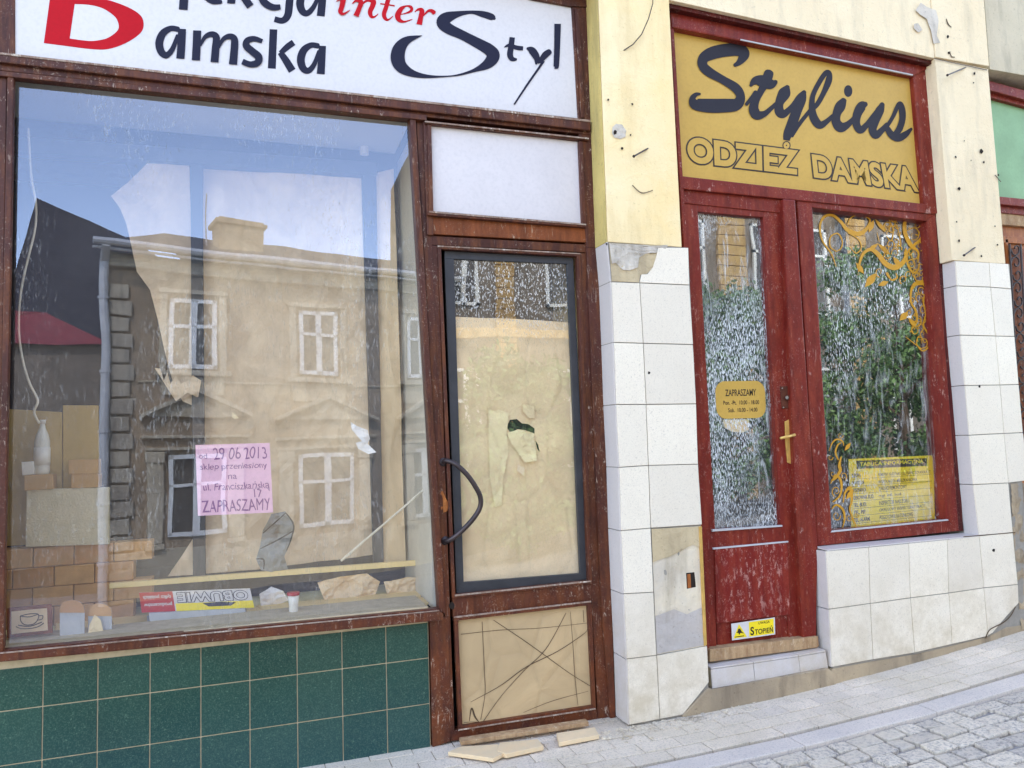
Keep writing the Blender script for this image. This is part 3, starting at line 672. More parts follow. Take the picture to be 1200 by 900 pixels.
bar(bm,[(838,640),(925,632),(930,752),(841,766)],Yq+.01,.04,.003)
dr2=obj('door',bm,M['red'],rf);tag(dr2,'dark red wooden door with whitewashed glass')
bm=NB();bar(bm,[(837.5,643.5),(923,635.5),(927,720),(840,731)],Yq-.008,.02,.005);obj('lower_panel',bm,M['redpanel'],dr2)
bm=NB();bar(bm,[(835,620.5),(917,615.3),(917,617.2),(835,623)],Yq-.014,.016,.001);bar(bm,[(836,642),(924,634),(924,635.6),(836,644)],Yq-.011,.012,.001);obj('glazing_bead',bm,M['lgrey'],dr2)
bm=NB();bm.faces.new([bm.verts.new(W(x,y,Yq+.03)) for x,y in ((814,244),(898,250),(919,620),(834,626))]);obj('pane',bm,M['gl_red'],dr2)
bm=NB();bar(bm,[(914.5,453),(927.5,452),(930,478),(916.5,479)],Yq-.005,.005,.002);p=W(922,466,Yq);tube(bm,[p+Vector((0,-.018,0)),p],.014,12);obj('lock',bm,M['rustplate'],dr2)
bm=NB()
for x,y in ((916.5,455),(926,454),(928.3,476.5),(918,477.5)): p=W(x,y,Yq-.005);tube(bm,[p+Vector((0,-.003,0)),p],.004,8)
p=W(922,466,Yq-.018);tube(bm,[p+Vector((0,-.003,0)),p],.010,12)
obj('screw',bm,M['metal'],dr2)
bm=NB();bar(bm,[(920,494),(925,491.5),(928.5,494),(931.5,540),(928,544),(923,542),(921,520)],Yq-.006,.006,.002);hd=obj('handle',bm,M['brass'],dr2)
bm=NB();p=W(926,511,Yq);a=W(931.5,509.5,Yq-.05);b=W(914.5,513.5,Yq-.055);tube(bm,[p,W(927,510.8,Yq-.05)],.008,10);tube(bm,[a,W(922,512,Yq-.056),b],[.008,.0095,.007],10);obj('lever',bm,M['brass'],hd,True)
bm=NB();bar(bm,[(832,761),(943,747.5),(959,745.5),(960,757),(958,759),(832,776)],YR-.045,.07,.005);tag(obj('threshold',bm,M['wood_thr'],rf),'bare timber threshold below the red door')
# gold vinyl ornaments on the window
bm=NB();G=(940,230,4.5);YV=YGR-.0012
def O(P,tf=G): ribbon(bm,[(a,b,c*.78) for a,b,c in P],tf,YV,n=6,cap=False)
def leaf(x0,y0,x1,y1,w,tf=G):
    mx,my=(x0+x1)/2,(y0+y1)/2;O([(x0,y0,2),(mx,my,w),(x1,y1,2)],tf)
def curl(cx,cy,r,turn,w,tf=G,a0=0,sg=1):
    O([(cx+r*(1-.75*i/9)*math.cos(a0+sg*turn*i/9),cy+1.25*r*(1-.75*i/9)*math.sin(a0+sg*turn*i/9),w*(1-.6*i/9)) for i in range(10)],tf)
O([(180,372,4),(155,305,9),(108,235,11),(94,160,13),(115,110,18),(160,100,18),(205,135,20),(240,178,26),(300,198,30),(345,165,22),(355,120,12),(300,97,9),(252,118,7),(240,150,4)])
O([(180,290,5),(148,265,8),(150,215,9),(188,196,9),(212,235,9),(205,275,8),(175,292,5)]);O([(250,265,4),(285,300,8),(312,270,8),(295,225,8),(240,192,6)])
O([(298,400,6),(305,345,16),(325,300,20),(362,280,24),(400,305,30),(440,355,34),(490,375,38),(535,345,30),(552,295,12)])
for L in ((352,190,378,125,34),(385,120,440,190,26),(345,292,402,248,28),(400,250,465,308,30),(332,478,392,405,52),(402,470,455,450,34),(285,350,325,408,34),(480,320,520,372,34),(545,330,548,270,24),(515,655,558,610,44),(560,640,600,690,28),(440,400,470,440,16),(395,190,408,245,6)): leaf(*L)
O([(550,115,10),(540,150,26),(545,200,26),(572,255,28),(612,295,14),(610,350,8)]);O([(640,190,5),(620,230,16),(585,262,18),(555,300,12),(558,360,14),(585,402,14),(612,385,12),(618,350,6)])
O([(455,115,6),(480,180,8),(470,235,8),(445,210,6)]);O([(480,120,5),(510,190,7),(520,260,8),(500,250,5)])
O([(450,400,6),(470,440,12),(500,430,12),(495,405,5)]);O([(640,455,34),(598,462,28),(575,500,16),(575,560,13),(600,605,15),(605,660,12),(580,700,6)])
O([(650,500,6),(640,560,10),(652,620,10),(640,680,10),(668,735,12),(668,790,12),(635,815,9),(605,780,6),(610,745,5),(640,750,4)]);O([(545,740,3),(590,775,6),(630,805,5)])
for c in ((590,205,34,7,7),(622,262,22,6,6),(605,150,24,6,6),(535,440,22,6,9),(610,420,22,6,8),(640,600,20,6,7),(620,690,22,6,7),(640,770,26,6,7),(590,640,18,6,8),(408,400,22,6,7),(500,150,18,6,5),(450,165,14,6,5),(580,545,16,6,7),(625,500,18,6,7)): curl(*c,a0=random.random()*6,sg=random.choice((-1,1)))
H=(940,500,6)
def OH(P): O(P,H)
rr_=random.Random(4)
for k in range(54):
    u=rr_.random();cx,cy=(rr_.uniform(430,660),rr_.uniform(110,330)) if k<26 else (rr_.uniform(560,670),rr_.uniform(330,780));curl(cx,cy,rr_.uniform(10,24),rr_.uniform(4,7.5),rr_.uniform(5,8),a0=rr_.random()*6,sg=rr_.choice((-1,1)))
tag(obj('vinyl_ornament',bm,M['goldv'],rf),'gold scrollwork vinyl in the upper right of the red window');bm=NB()
OH([(190,170,6),(215,110,12),(250,88,14),(285,105,12),(292,135,5)]);OH([(255,235,12),(235,180,16),(250,130,14),(275,112,8)]);leaf(300,168,342,112,34,H)
OH([(275,210,10),(262,270,26),(268,310,28),(235,360,24),(205,380,14)]);OH([(200,400,8),(235,345,16),(268,370,22),(278,430,20),(262,490,16),(215,530,12)])
OH([(290,535,8),(300,470,16),(330,430,26),(352,430,14)]);OH([(345,440,36),(350,520,18),(335,580,14),(360,650,12),(382,705,8)]);leaf(310,510,362,440,40,H)
OH([(208,580,8),(240,550,18),(285,580,20),(300,640,18),(285,710,6)]);curl(242,625,30,7,9,H);curl(240,455,32,7,9,H,2);curl(290,350,26,7,8,H,1,-1);curl(215,330,18,6,7,H);curl(330,640,22,7,8,H);curl(200,215,18,6,8,H);curl(385,620,18,6,6,H);curl(270,60,20,6,6,H)
tag(obj('vinyl_ornament',bm,M['goldv'],rf),'gold scrollwork vinyl in the lower left of the red window')
# gold sign
gs=thing('shop_sign','gold shop sign with slanting dark script over outlined capitals','sign',(3.1,YR,2.7))
bm=NB();bar(bm,[(786,29),(1073,87),(1086,241),(797,208)],YR+.012,.01,0);obj('board',bm,M['gold'],gs)
bm=NB();YS=YR+.0115;Ac=(800,40,6.427);Bc=(930,60,7.5)
S([(392,234,26),(430,208,48),(462,152,84),(425,118,94),(330,120,98),(225,142,96),(160,180,82),(152,235,72),(200,285,72),(300,342,60),(400,405,70),(436,470,68),(405,528,92),(310,538,104),(190,538,104),(95,525,84),(75,485,48),(100,455,32),(132,450,16)],Ac)
S([(650,292,72),(632,345,74),(592,425,52),(550,500,58),(535,565,76),(562,608,74),(615,600,46),(665,560,34),(702,525,30)],Ac);S([(508,392,16),(545,352,60),(600,352,88),(660,372,84),(695,362,44),(703,346,20)],Ac,cap=False);S([(480,528,26),(520,480,30),(552,438,36)],Ac)
S([(790,396,36),(768,442,92),(728,520,66),(730,585,72),(762,602,56),(825,545,40),(880,475,46),(918,435,32)],Ac);S([(918,432,26),(895,490,72),(858,580,76),(822,680,78),(792,752,68),(782,800,48)],Ac,cap=False);S([(825,770,20),(870,690,30),(915,630,30),(962,572,30)],Ac)
S([(5,690,22),(70,610,30),(140,535,30),(205,470,42),(262,370,46),(308,262,58),(314,196,44),(282,192,44),(222,280,44),(170,390,44),(162,490,56),(178,585,74),(228,648,70),(285,622,48),(345,568,36)],Bc)
S([(442,430,52),(412,482,92),(380,548,76),(374,618,80),(412,668,90),(468,650,62),(520,600,40),(548,560,36)],Bc);
vs=[bm.verts.new(W(930+(480+37*math.cos(a))/7.5,60+(350+52*math.sin(a))/7.5,YS-.0004)) for a in [2*math.pi*j/24 for j in range(24)]];bm.faces.new(vs)
S([(636,464,42),(598,484,84),(558,560,76),(552,640,68),(588,692,66),(640,650,50),(702,572,46),(782,465,42)],Bc);S([(784,470,36),(758,520,76),(716,618,72),(694,688,72),(722,738,66),(770,700,54),(822,640,34)],Bc)
S([(800,690,36),(868,585,34),(912,490,40),(938,462,44),(955,520,58),(956,600,56),(930,682,58),(895,728,50)],Bc);S([(826,682,50),(862,735,62),(920,762,66),(982,732,56),(1036,682,24)],Bc)
obj('lettering',bm,M['slate'],gs)
q1=[W(x,y,YR+.0105) for x,y in ((804.5,159.5),(935.5,176),(935.8,205.5),(806,190.5))];q2=[W(x,y,YR+.0105) for x,y in ((950.5,180),(1071,196),(1077.5,226),(953.5,208.5))]
bm=NB()
text_on(bm,'DAMSKA',q2,.082,.045);obj('lettering',bm,M['ink'],gs);bm=NB();text_on(bm,'ODZIEZ',q1,.09,.05)
ring=lambda r,yy:[bm.verts.new(W(921.7+r*math.cos(a),170.4+r*1.1*math.sin(a),yy)) for a in [2*math.pi*j/18 for j in range(18)]]
bm.faces.new(ring(4.8,YR+.0104));ob=obj('lettering',bm,M['ink'],gs);tag(ob,'outlined capital letters on the gold sign')
bm=NB()
text_on(bm,'DAMSKA',[p+Vector((0,-.0008,0)) for p in q2],.036,.045);obj('lettering',bm,M['gold'],gs);bm=NB()
for t,q in (('ODZIEZ',q1),): text_on(bm,t,[p+Vector((0,-.0008,0)) for p in q],.046,.05)
bm.faces.new(ring(3.6,YR+.0094));obj('lettering',bm,M['gold'],gs)
bm=NB();bm.faces.new(ring(.8,YR+.0088));obj('lettering',bm,M['ink'],gs)
# opening-hours sticker
def rr_px(TL,TR,BR,BL,r=.22,n=6):
    out=[];q=[TL,TR,BR,BL]
    for k,(u0,v0,a0) in enumerate(((r*.62,r,180),(1-r*.62,r,270),(1-r*.62,1-r,0),(r*.62,1-r,90))):
        for j in range(n+1):
            a=math.radians(a0+90*j/n);u=u0+r*.62*math.cos(a);v=v0+r*math.sin(a);p=qlerp(q,u,v);out.append((p.x,p.y))
    return out
Yp=Yq+.0285
st_=thing('hours_sticker','round-cornered gold opening-hours sticker on the whitewashed red door glass','sticker',W(867,469,Yp))
SQ=[(837.5,447),(896,446),(898,489.5),(840,491)]
bm=NB();bm.faces.new([bm.verts.new(W(x,y,Yp)) for x,y in rr_px(*SQ,r=.3)]);obj('backing',bm,M['gold'],st_)
bm=NB()
def qt(bm,txt,q,u0,v0,u1,v1,Y,off=0,**k):
    P=[qlerp(q,u0,v0),qlerp(q,u1,v0),qlerp(q,u1,v1),qlerp(q,u0,v1)];text_on(bm,txt,[W(p.x,p.y,Y) for p in P],off,**k)
qt(bm,'ZAPRASZAMY',SQ,.2,.22,.82,.40,Yp-.0007,.012);qt(bm,'Pon. -Pt.  10.00 - 18.00',SQ,.15,.52,.87,.63,Yp-.0007,.01);qt(bm,'Sob.  10.00 - 14.00',SQ,.24,.72,.83,.83,Yp-.0007,.01)
obj('lettering',bm,M['ink'],st_)
# paper note under sticker
bm=NB();sheet(bm,[(847,492),(878,491),(878,503),(870,507),(858,506),(849,501)],Yp+.006,sub=2,amp=.003);tag(obj('torn_label',bm,M['paper2']),'torn cream paper scrap just below the gold hours sticker','paper')
# step warning sticker
ws=thing('warning_sticker','yellow and white step warning sticker low on the red door','sticker',W(882,738,Yq-.002))
WQ=[(857,731),(908,723.5),(908.5,743.5),(858,750.5)];Yw=Yq-.0095
bm=NB();bar(bm,WQ,Yw,.002,0);obj('backing',bm,M['white'],ws)
def qpoly(bm,q,uv,Y,mi=0): bm.faces.new([bm.verts.new(W(qlerp(q,u,v).x,qlerp(q,u,v).y,Y)) for u,v in uv]).material_index=mi
bm=NB();qpoly(bm,WQ,[(.40,.06),(.97,.06),(.97,.92),(.40,.92)],Yw-.0006);qpoly(bm,WQ,[(.175,.08),(.345,.9),(.03,.9)],Yw-.0006);obj('yellow_field',bm,M['yellow_s'],ws)
bm=NB();qt(bm,'UWAGA',WQ,.62,.12,.88,.28,Yw-.0012,.01);qt(bm,'S',WQ,.43,.36,.515,.86,Yw-.0012,.03);qt(bm,'TOPIEŃ',WQ,.53,.44,.95,.84,Yw-.0012,.02)
qpoly(bm,WQ,[(.07,.80),(.28,.80),(.28,.85),(.07,.85)],Yw-.0012);qpoly(bm,WQ,[(.15,.36),(.2,.36),(.23,.55),(.28,.68),(.2,.62),(.17,.74),(.15,.6),(.1,.58),(.14,.5)],Yw-.0012);obj('lettering',bm,M['ink'],ws)
# construction information board behind the glass
ib=thing('information_board','yellow building-works information board inside the lower red window','sign',W(1045,575,YGR+.02))
IQ=[(994.5,538),(1094,533.5),(1095.5,608),(998,618.5)];Yi=YGR+.02
bm=NB();bar(bm,IQ,Yi,.004,0);obj('board',bm,M['yellow_b'],ib)
bm=NB();qpoly(bm,IQ,[(.09,.03),(.92,.04),(.92,.16),(.09,.15)],Yi-.0007)
rowsT=[('BUDOWA','REMONT BUDYNKU UL. FRANCISZKAŃSKA 17'),('INWESTOR','WSPÓLNOTA MIESZKANIOWA'),('WYKONAWCA','ZAKŁAD REMONTOWY'),('KIEROWNIK BUD.','mgr inż. bud.'),('TEL. BUD.','INSPEKTOR NADZORU'),('TEL. PIP','OKRĘGOWY INSPEKTORAT PRACY'),('TEL. ALARM.','POGOTOWIE RATUNKOWE')]
for i,(a,b) in enumerate(rowsT):
    v=.215+.108*i;qt(bm,a,IQ,.03,v,.03+.018*len(a),v+.06,Yi-.0007,.03);qt(bm,b,IQ,.34,v,min(.96,.34+.021*len(b)),v+.06,Yi-.0007,.01)
    qpoly(bm,IQ,[(.03,v+.078),(.97,v+.078),(.97,v+.083),(.03,v+.083)],Yi-.0007)
obj('lettering',bm,M['ink'],ib)
bm=NB();qt(bm,'TABLICA INFORMACYJNA',IQ,.13,.055,.88,.13,Yi-.0014,.02);obj('lettering',bm,M['yellow_b'],ib)
# pink handwritten note
nt=thing('pink_note','pink paper note with handwriting taped inside the display glass','notice',W(273,560,YGL+.006))
NQ=[(229,521.5),(316,519),(320,600.5),(232,604.5)];Yn=YGL+.006
bm=NB();bar(bm,NQ,Yn,.0008,0);obj('sheet',bm,M['pink'],nt)
bm=NB()
for txt,u0,v0,u1,v1,wb in (('od',.04,.12,.15,.2,.02),('29 06 2013',.24,.05,.95,.22,.012),('sklep przeniesiony',.05,.27,.95,.38,.008),('na',.42,.44,.54,.50,.02),('ul. Franciszkańską',.08,.54,.97,.68,.008),('17',.76,.66,.86,.78,.03),('ZAPRASZAMY',.06,.79,.97,.96,.008)): qt(bm,txt,NQ,u0,v0,u1,v1,Yn-.0009,.0 if wb<.01 else .0,wob=wb)
obj('handwriting',bm,M['penink'],nt)
# ------------------------------------------------------------ display niche of the brown shop
ZF=.475;YK=.82   # niche floor level, back plane
bm=NB();box(bm,-1.4,.83,.215,YK+.15,ZF-.04,ZF);obj('display_floor',bm,M['floorp'],sf)
zc=W(200,100,YGL).z-.0
bm=NB();prism(bm,[(-1.4,.215,2.99),(.80,.215,2.99),(.80,YK-.03,2.99),(-1.4,YK-.03,2.99)],(0,0,.03),0);obj('display_ceiling',bm,M['niche'],sf)
bm=NB();prism(bm,[(.84,.215,ZF),(.84,YK+.1,ZF),(.84,YK+.1,2.99),(.84,.215,2.99)],(.02,0,0),0);obj('display_side',bm,M['nicheside'],sf)
bm=NB()
bar(bm,[(-10,157),(442,190),(442,205),(-10,176)],YK-.06,.08,.003)
bar(bm,[(223,188),(237,189),(241,675),(226,676)],YK-.05,.04,.003);bar(bm,[(424,196),(440,197),(450,662),(438,663)],YK-.05,.04,.003)
obj('display_frame',bm,M['beam'],sf)
bm=NB();p=W(427,181,YK-.09);tube(bm,[p,p+Vector((0,0,.05))],.025,10);obj('lamp_fitting',bm,M['labelw'],sf)
G1='brown paper sheets hung behind the display window'
bm=NB();sheet(bm,[(129,228),(148,212),(172,191),(195,189),(222,191),(225,330),(227,476),(214,470),(204,452),(197,428),(190,398),(184,372),(176,340),(160,318),(153,285),(148,262),(140,243)],YK-.02,sub=5,amp=.035,fr=4,seed=3)
tag(obj('paper_sheet',bm,M['paper']),'torn brown paper flap hanging left of the dark upright post','paper sheet',G1)
bm=NB();sheet(bm,[(238,191),(424,199),(436,470),(446,650),(300,668),(240,672),(196,676),(214,650),(228,628),(240,640),(238,400)],YK-.0,sub=6,amp=.035,fr=3,seed=5,fold=.15)
tag(obj('paper_sheet',bm,M['paper']),'wide creased brown paper sheet filling the middle of the display window','paper sheet',G1)
bm=NB();sheet(bm,[(441,202),(462,196),(476,660),(450,664)],YK-.03,sub=5,amp=.03,fr=3,seed=8,fold=.3)
tag(obj('paper_sheet',bm,M['paper2']),'narrow pale paper strip hanging at the right end of the display window','paper sheet',G1)
bm=NB();sheet(bm,[(181,431),(188,432),(192,446),(196,436),(200,450),(206,440),(212,450),(220,446),(226,440),(236,446),(232,466),(220,460),(206,470)],YK-.06,sub=3,amp=.02,fr=9)
tag(obj('paper_scrap',bm,M['paper']),'ragged brown paper remnant beside the dark post','paper scrap')
bm=NB();sheet(bm,[(411,494),(418,499),(431,504),(434,514),(431,520),(441,530),(432,532),(420,526),(417,519),(424,517),(413,504)],YGL+.03,sub=4,amp=.02,fr=14)
tag(obj('paper_scrap',bm,M['tissue']),'crumpled white tissue stuck behind the right of the display glass','paper scrap')
bm=NB();sheet(bm,[(272,483),(276,486),(280,490),(275,491),(272,489)],YGL+.02,sub=2,amp=.01,fr=14);tag(obj('paper_scrap',bm,M['papery']),'tiny yellow scrap above the pink note','paper scrap')
bm=NB();sheet(bm,[(318,602),(334,599),(340,607),(345,620),(338,642),(333,652),(338,668),(318,671),(306,669),(300,656),(305,640),(308,622)],YK-.22,sub=5,amp=.05,fr=7,seed=2)
pb=obj('plastic_bag',bm,M['plastic']);tag(pb,'crumpled grey plastic sheet with dark folds right of the pink note','plastic sheet')
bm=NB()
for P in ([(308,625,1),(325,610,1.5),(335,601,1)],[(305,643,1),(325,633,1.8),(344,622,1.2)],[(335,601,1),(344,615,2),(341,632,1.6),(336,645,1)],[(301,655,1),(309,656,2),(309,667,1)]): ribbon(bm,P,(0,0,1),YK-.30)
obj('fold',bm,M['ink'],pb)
# boxes, bricks, boards
def quadbox(name,px,Y,depth,m,label,cat,group=None):
    bm=NB();P=[W(x,y,Y) for x,y in px];c=sum(P,Vector())/4;c.z=min(p.z for p in P)
    prism(bm,P,(0,depth,0),.003);o=obj(name,bm,m,origin=c);return tag(o,label,cat,group)
zb=ZF;xs0=W(0,690,YK-.14).x-.12
base=None;GB='tan bricks stacked in the display window'
hh=.094
for r in range(4):
    x=xs0-(.09 if r%2 else 0)
    k=0
    while x< W(166,670,YK-.14).x-.06:
        w=.172
        if base is None:
            bm=NB();box(bm,0,.168,0,.10,0,hh-.003,.004);base=obj('brick',bm,M['brick'],origin=(0,0,0));o=base
        else: o=base.copy();COL.objects.link(o)
        o.location=(x,YK-.14+random.uniform(-.008,.008),zb+hh*r+.0005)
        tag(o,'tan brick in the %s course of the stack at the left of the display window'%('bottom','second','third','top')[r],'brick',GB)
        x+=w;k+=1
zt_=zb+hh*4
quadbox('board',[(31,574),(128,571),(128,638),(30,641)],YK-.16,.03,M['slab'],'pale foam slab leaning on top of the brick stack','foam slab')
quadbox('board',[(6,479),(72,483),(73,636),(4,640)],YK-.08,.02,M['boardtan'],'wide tan board standing behind the plastic bottle','board','tan boards in the display window')
quadbox('board',[(73.5,475),(115,475),(117,634),(74,636)],YK-.07,.02,M['boardtan'],'narrower and taller tan board beside the drainpipe reflection','board','tan boards in the display window')
quadbox('cardboard_box',[(28,557),(62,555.5),(62,573),(28,575)],YK-.17,.08,M['card'],'small cardboard box under the plastic bottle','box')
quadbox('cardboard_box',[(80,539),(115,538),(115,555),(80,556)],YK-.17,.08,M['card'],'upper of two small cardboard boxes on the pale slab','box')
quadbox('cardboard_box',[(83,555.5),(116,555),(116,571),(83,572)],YK-.165,.08,M['card'],'lower of two small cardboard boxes on the pale slab','box')
quadbox('carton',[(25,541.5),(39,540.5),(40,556),(26,557)],YK-.15,.04,M['labelw'],'small white carton left of the plastic bottle','carton')
b0=W(49,556,YK-.12);bo=thing('plastic_bottle','clear plastic bottle with white label at the foot of the hanging cable','bottle',b0)
bm=NB();lathe(bm,b0,[(.03,0),(.034,.01),(.034,.10),(.033,.16),(.027,.19),(.013,.225),(.011,.245)],16);obj('body',bm,M['cloudy'],bo,True)
bm=NB();lathe(bm,b0+Vector((0,0,.045)),[(.0352,0),(.0352,.085)],16);obj('label',bm,M['labelw'],bo,True)
bm=NB();lathe(bm,b0+Vector((0,0,.246)),[(.014,0),(.014,.018)],12);obj('cap',bm,M['labelw'],bo,True)
bm=NB();cp=[(33,150),(35,185),(37,210),(42,240),(41,268),(34,298),(25,338),(22,372),(23,400),(28,428),(35,450),(44,469),(40,483),(46,496)]
tube(bm,[Vector(q) for q in crs([tuple(W(x,y,YK-.25+.03*math.sin(i))) for i,(x,y) in enumerate(cp)],6)],.0055,8)
tag(obj('cable',bm,M['cable'],smooth=True),'thin white cable dangling from the ceiling at the left of the display','cable')
bm=NB();tube(bm,[W(505,566,YK-.45),W(470,597,YK-.36),W(400,657,YK-.16)],[.0055,.0055,.007],8);tag(obj('rod',bm,M['cable']),'thin white rod leaning diagonally in the right of the display','rod')
# things lying on the display floor
def flat(name,px,z,m,label,cat,th=.012,group=None):
    bm=NB();P=[WZ(x,y,z) for x,y in px];prism(bm,P[::-1] if False else P,(0,0,th),.002);c=sum(P,Vector())/len(P)
    o=obj(name,bm,m,origin=c);return tag(o,label,cat,group)
GP='planks on the floor of the display window'
bm=NB();bar(bm,[(128,684),(300,671),(512,655),(512,661),(300,677),(128,690)],YK-.2,.03,.002);tag(obj('bright_band_rail',bm,M['plank'],sf),'added pale rail imitating the reflected sunlit street across the display niche')  # added rail in place of the reflected band of sunlit street
quadbox('carton',[(174,718.8),(287,713.2),(289,722.5),(176,733)],.45,.14,M['lgrey'],'flat grey carton carrying the upside-down shoe-shop banner','carton')
for lb,P_,sd,mm in (('crumpled cream paper heap under the diagonal white rod',[(372,683),(398,675),(430,672),(446,682),(440,698),(410,703),(380,703)],21,'paper2'),('crumpled white wrapping between the banner and the red-capped tube',[(304,696),(318,688),(332,692),(338,704),(320,712),(306,712)],22,'tissue'),('small torn cream sheet between the round-topped boards',[(105,732),(111,720),(118,726),(122,744),(112,748),(103,747)],23,'papery'),('creased cream sheet at the right end of the display floor',[(450,682),(478,676),(504,678),(507,692),(480,697),(454,698)],24,'paper2')):
    bm=NB();sheet(bm,P_,.62 if sd!=23 else .34,sub=4,amp=.03 if sd!=23 else .01,fr=12,seed=sd);tag(obj('crumpled_paper',bm,M[mm]),lb,'crumpled paper')
flat('plank',[(335,716),(512,701),(512,708),(338,724)],ZF,M['plank'],'front plank at the right of the display floor','plank',group=GP)
flat('plank',[(300,712),(505,693),(510,699),(310,718)],ZF+.002,M['plank'],'middle plank at the right of the display floor','plank',group=GP)
flat('plank',[(130,727),(250,716),(330,713),(334,720),(135,738)],ZF,M['plank'],'plank under the upside-down shoe-shop banner','plank',group=GP)
flat('plank',[(64,724),(128,720),(132,742),(66,750)],ZF,M['plank'],'short plank at the left of the display floor','plank',group=GP)
flat('grey_sheet',[(172,722),(286,713),(290,731),(174,741)],ZF+.014,M['lgrey'],'creased grey sheet in front of the upside-down banner','sheet',.003)
flat('grey_sheet',[(352,718),(440,712),(441,716),(350,724)],ZF+.014,M['lgrey'],'small grey sheet lying right of the red-capped tube','sheet',.003)
bn=thing('banner','upside-down shoe-shop banner in red white and yellow on the display floor','banner',W(230,703,.45))
BQ=[(163,694.5),(293,689.5),(298,712),(166,718)];YN=.47
bm=NB();bar(bm,BQ,YN,.004,0);obj('backing',bm,M['white'],bn)
bm=NB();qpoly(bm,BQ,[(0,0),(.30,0),(.30,1),(0,1)],YN-.0007);obj('red_field',bm,M['letterred'],bn)
bm=NB();qpoly(bm,BQ,[(.31,.62),(1,.62),(1,1),(.31,1)],YN-.0007);obj('yellow_field',bm,M['yellow_s'],bn)
bm=NB()
def qtr(bm,txt,q,u0,v0,u1,v1,Y,off=0): # rotated by 180 degrees
    P=[qlerp(q,u1,v1),qlerp(q,u0,v1),qlerp(q,u0,v0),qlerp(q,u1,v0)];text_on(bm,txt,[W(p.x,p.y,Y) for p in P],off)
qtr(bm,'OBUWIE',BQ,.33,.06,.97,.60,YN-.0014,.06);qpoly(bm,BQ,[(.55,.66),(.7,.62),(.85,.68),(.8,.84),(.6,.84)],YN-.0014);obj('lettering',bm,M['navy'],bn)
bm=NB();qtr(bm,'tylko polskich',BQ,.03,.12,.28,.36,YN-.0014,.02);qtr(bm,'producentów',BQ,.03,.5,.28,.74,YN-.0014,.02);qtr(bm,'OBUWIE',BQ,.335,.09,.965,.57,YN-.002,.02);obj('lettering',bm,M['white'],bn)
pf=thing('framed_picture','brown framed drawing of a coffee cup at the left of the display floor','picture',W(35,744,.34))
FQ=[(8,713),(60,708),(61.5,742),(8,748)];YF=.34
bm=NB();bar(bm,FQ,YF,.012,.002);obj('frame',bm,M['brownlight'],pf)
bm=NB();q=[qlerp(FQ,*u) for u in ((.1,.12),(.9,.12),(.9,.88),(.1,.88))];bar(bm,[(p.x,p.y) for p in q],YF-.001,.001,0);obj('print',bm,M['paper2'],pf)
bm=NB()
for P in ([(.3,.3,.02),(.5,.26,.02),(.7,.3,.02),(.68,.5,.02),(.58,.62,.02),(.42,.62,.02),(.32,.5,.02),(.3,.3,.02)],[(.3,.3,.015),(.5,.36,.015),(.7,.3,.015)],[(.7,.36,.02),(.8,.36,.02),(.78,.48,.02),(.67,.5,.02)],[(.2,.64,.02),(.35,.74,.02),(.65,.74,.02),(.82,.62,.02)],[(.25,.6,.015),(.5,.68,.02),(.78,.58,.015)]):
    pp=[];
    for u,v,w in P: p=qlerp(FQ,u,v);pp.append((p.x,p.y,1.0))
    ribbon(bm,pp,(0,0,1),YF-.002,cap=False)
obj('drawing',bm,M['ink'],pf)
for i,(x0,x1,y0,y1,lb) in enumerate(((70,99,703,750,'left of two grey round-topped boards with a brown head beside the framed picture'),(103,131,707,745.3,'right of two grey round-topped boards with a brown head beside the framed picture'))):
    Yt=.33+.03*i;rt=thing('round_top_board',lb,'board',W((x0+x1)/2,y1,Yt),'grey round-topped boards')
    def arc(yb):
        c=(x0+x1)/2;r=(x1-x0)/2;pts=[(x0,yb),(x1,yb)];
        for j in range(0,9): a=math.pi*j/8;pts.append((c+r*math.cos(a),y0+r*.75-r*.75*math.sin(a)))
        return pts
    bm=NB();bar(bm,arc(y1),Yt,.006,.001);obj('board',bm,M['lgrey'],rt)
    bm=NB();bar(bm,arc(y0+15),Yt-.003,.002,0);obj('brown_head',bm,M['brick'],rt)
tb_=W(344,722,.36);tu=thing('tube','small white tube with a red cap standing on the display floor','tube',tb_)
bm=NB();lathe(bm,tb_,[(.02,0),(.021,.005),(.022,.06),(.028,.1)],14);obj('body',bm,M['labelw'],tu,True)
bm=NB();lathe(bm,tb_+Vector((0,0,.1)),[(.03,0),(.03,.014)],14);obj('cap',bm,M['capred'],tu,True)
# ------------------------------------------------------------ paper behind the brown door glass
Yv=Yd+.05
bm=NB();sheet(bm,[(528,371),(600,373.5),(672,378),(684,680),(538,690)],Yv,holes=[[(594,500),(598,492),(606,491),(612,496),(620,497),(627,502),(627,508),(616,504),(607,503),(598,507)],[(628,516),(631,521),(633,530),(630,526)]],sub=6,amp=.012,fr=3,seed=11,fold=.25)
tag(obj('paper_sheet',bm,M['paper2']),'brown paper covering the brown door pane with a torn hole','paper sheet')
bm=NB();sheet(bm,[(594,507),(607,504),(616,505),(626,508),(629,540),(615,542),(607,530),(600,520)],Yv-.012,sub=4,amp=.012,fr=12);tag(obj('paper_scrap',bm,M['papery']),'folded paper flap hanging from the torn hole in the door paper','paper scrap')
bm=NB();sheet(bm,[(607,544),(615,548),(614,558),(606,552)],Yv-.012,sub=2,amp=.01,fr=12);tag(obj('paper_scrap',bm,M['paper']),'small brown paper corner just below the torn flap','paper scrap')
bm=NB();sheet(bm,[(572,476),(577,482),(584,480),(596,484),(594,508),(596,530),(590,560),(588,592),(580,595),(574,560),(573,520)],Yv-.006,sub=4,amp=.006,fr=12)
sheet(bm,[(613,473),(626,476),(627,490),(620,490),(613,482)],Yv-.006,sub=3,amp=.004,fr=12)
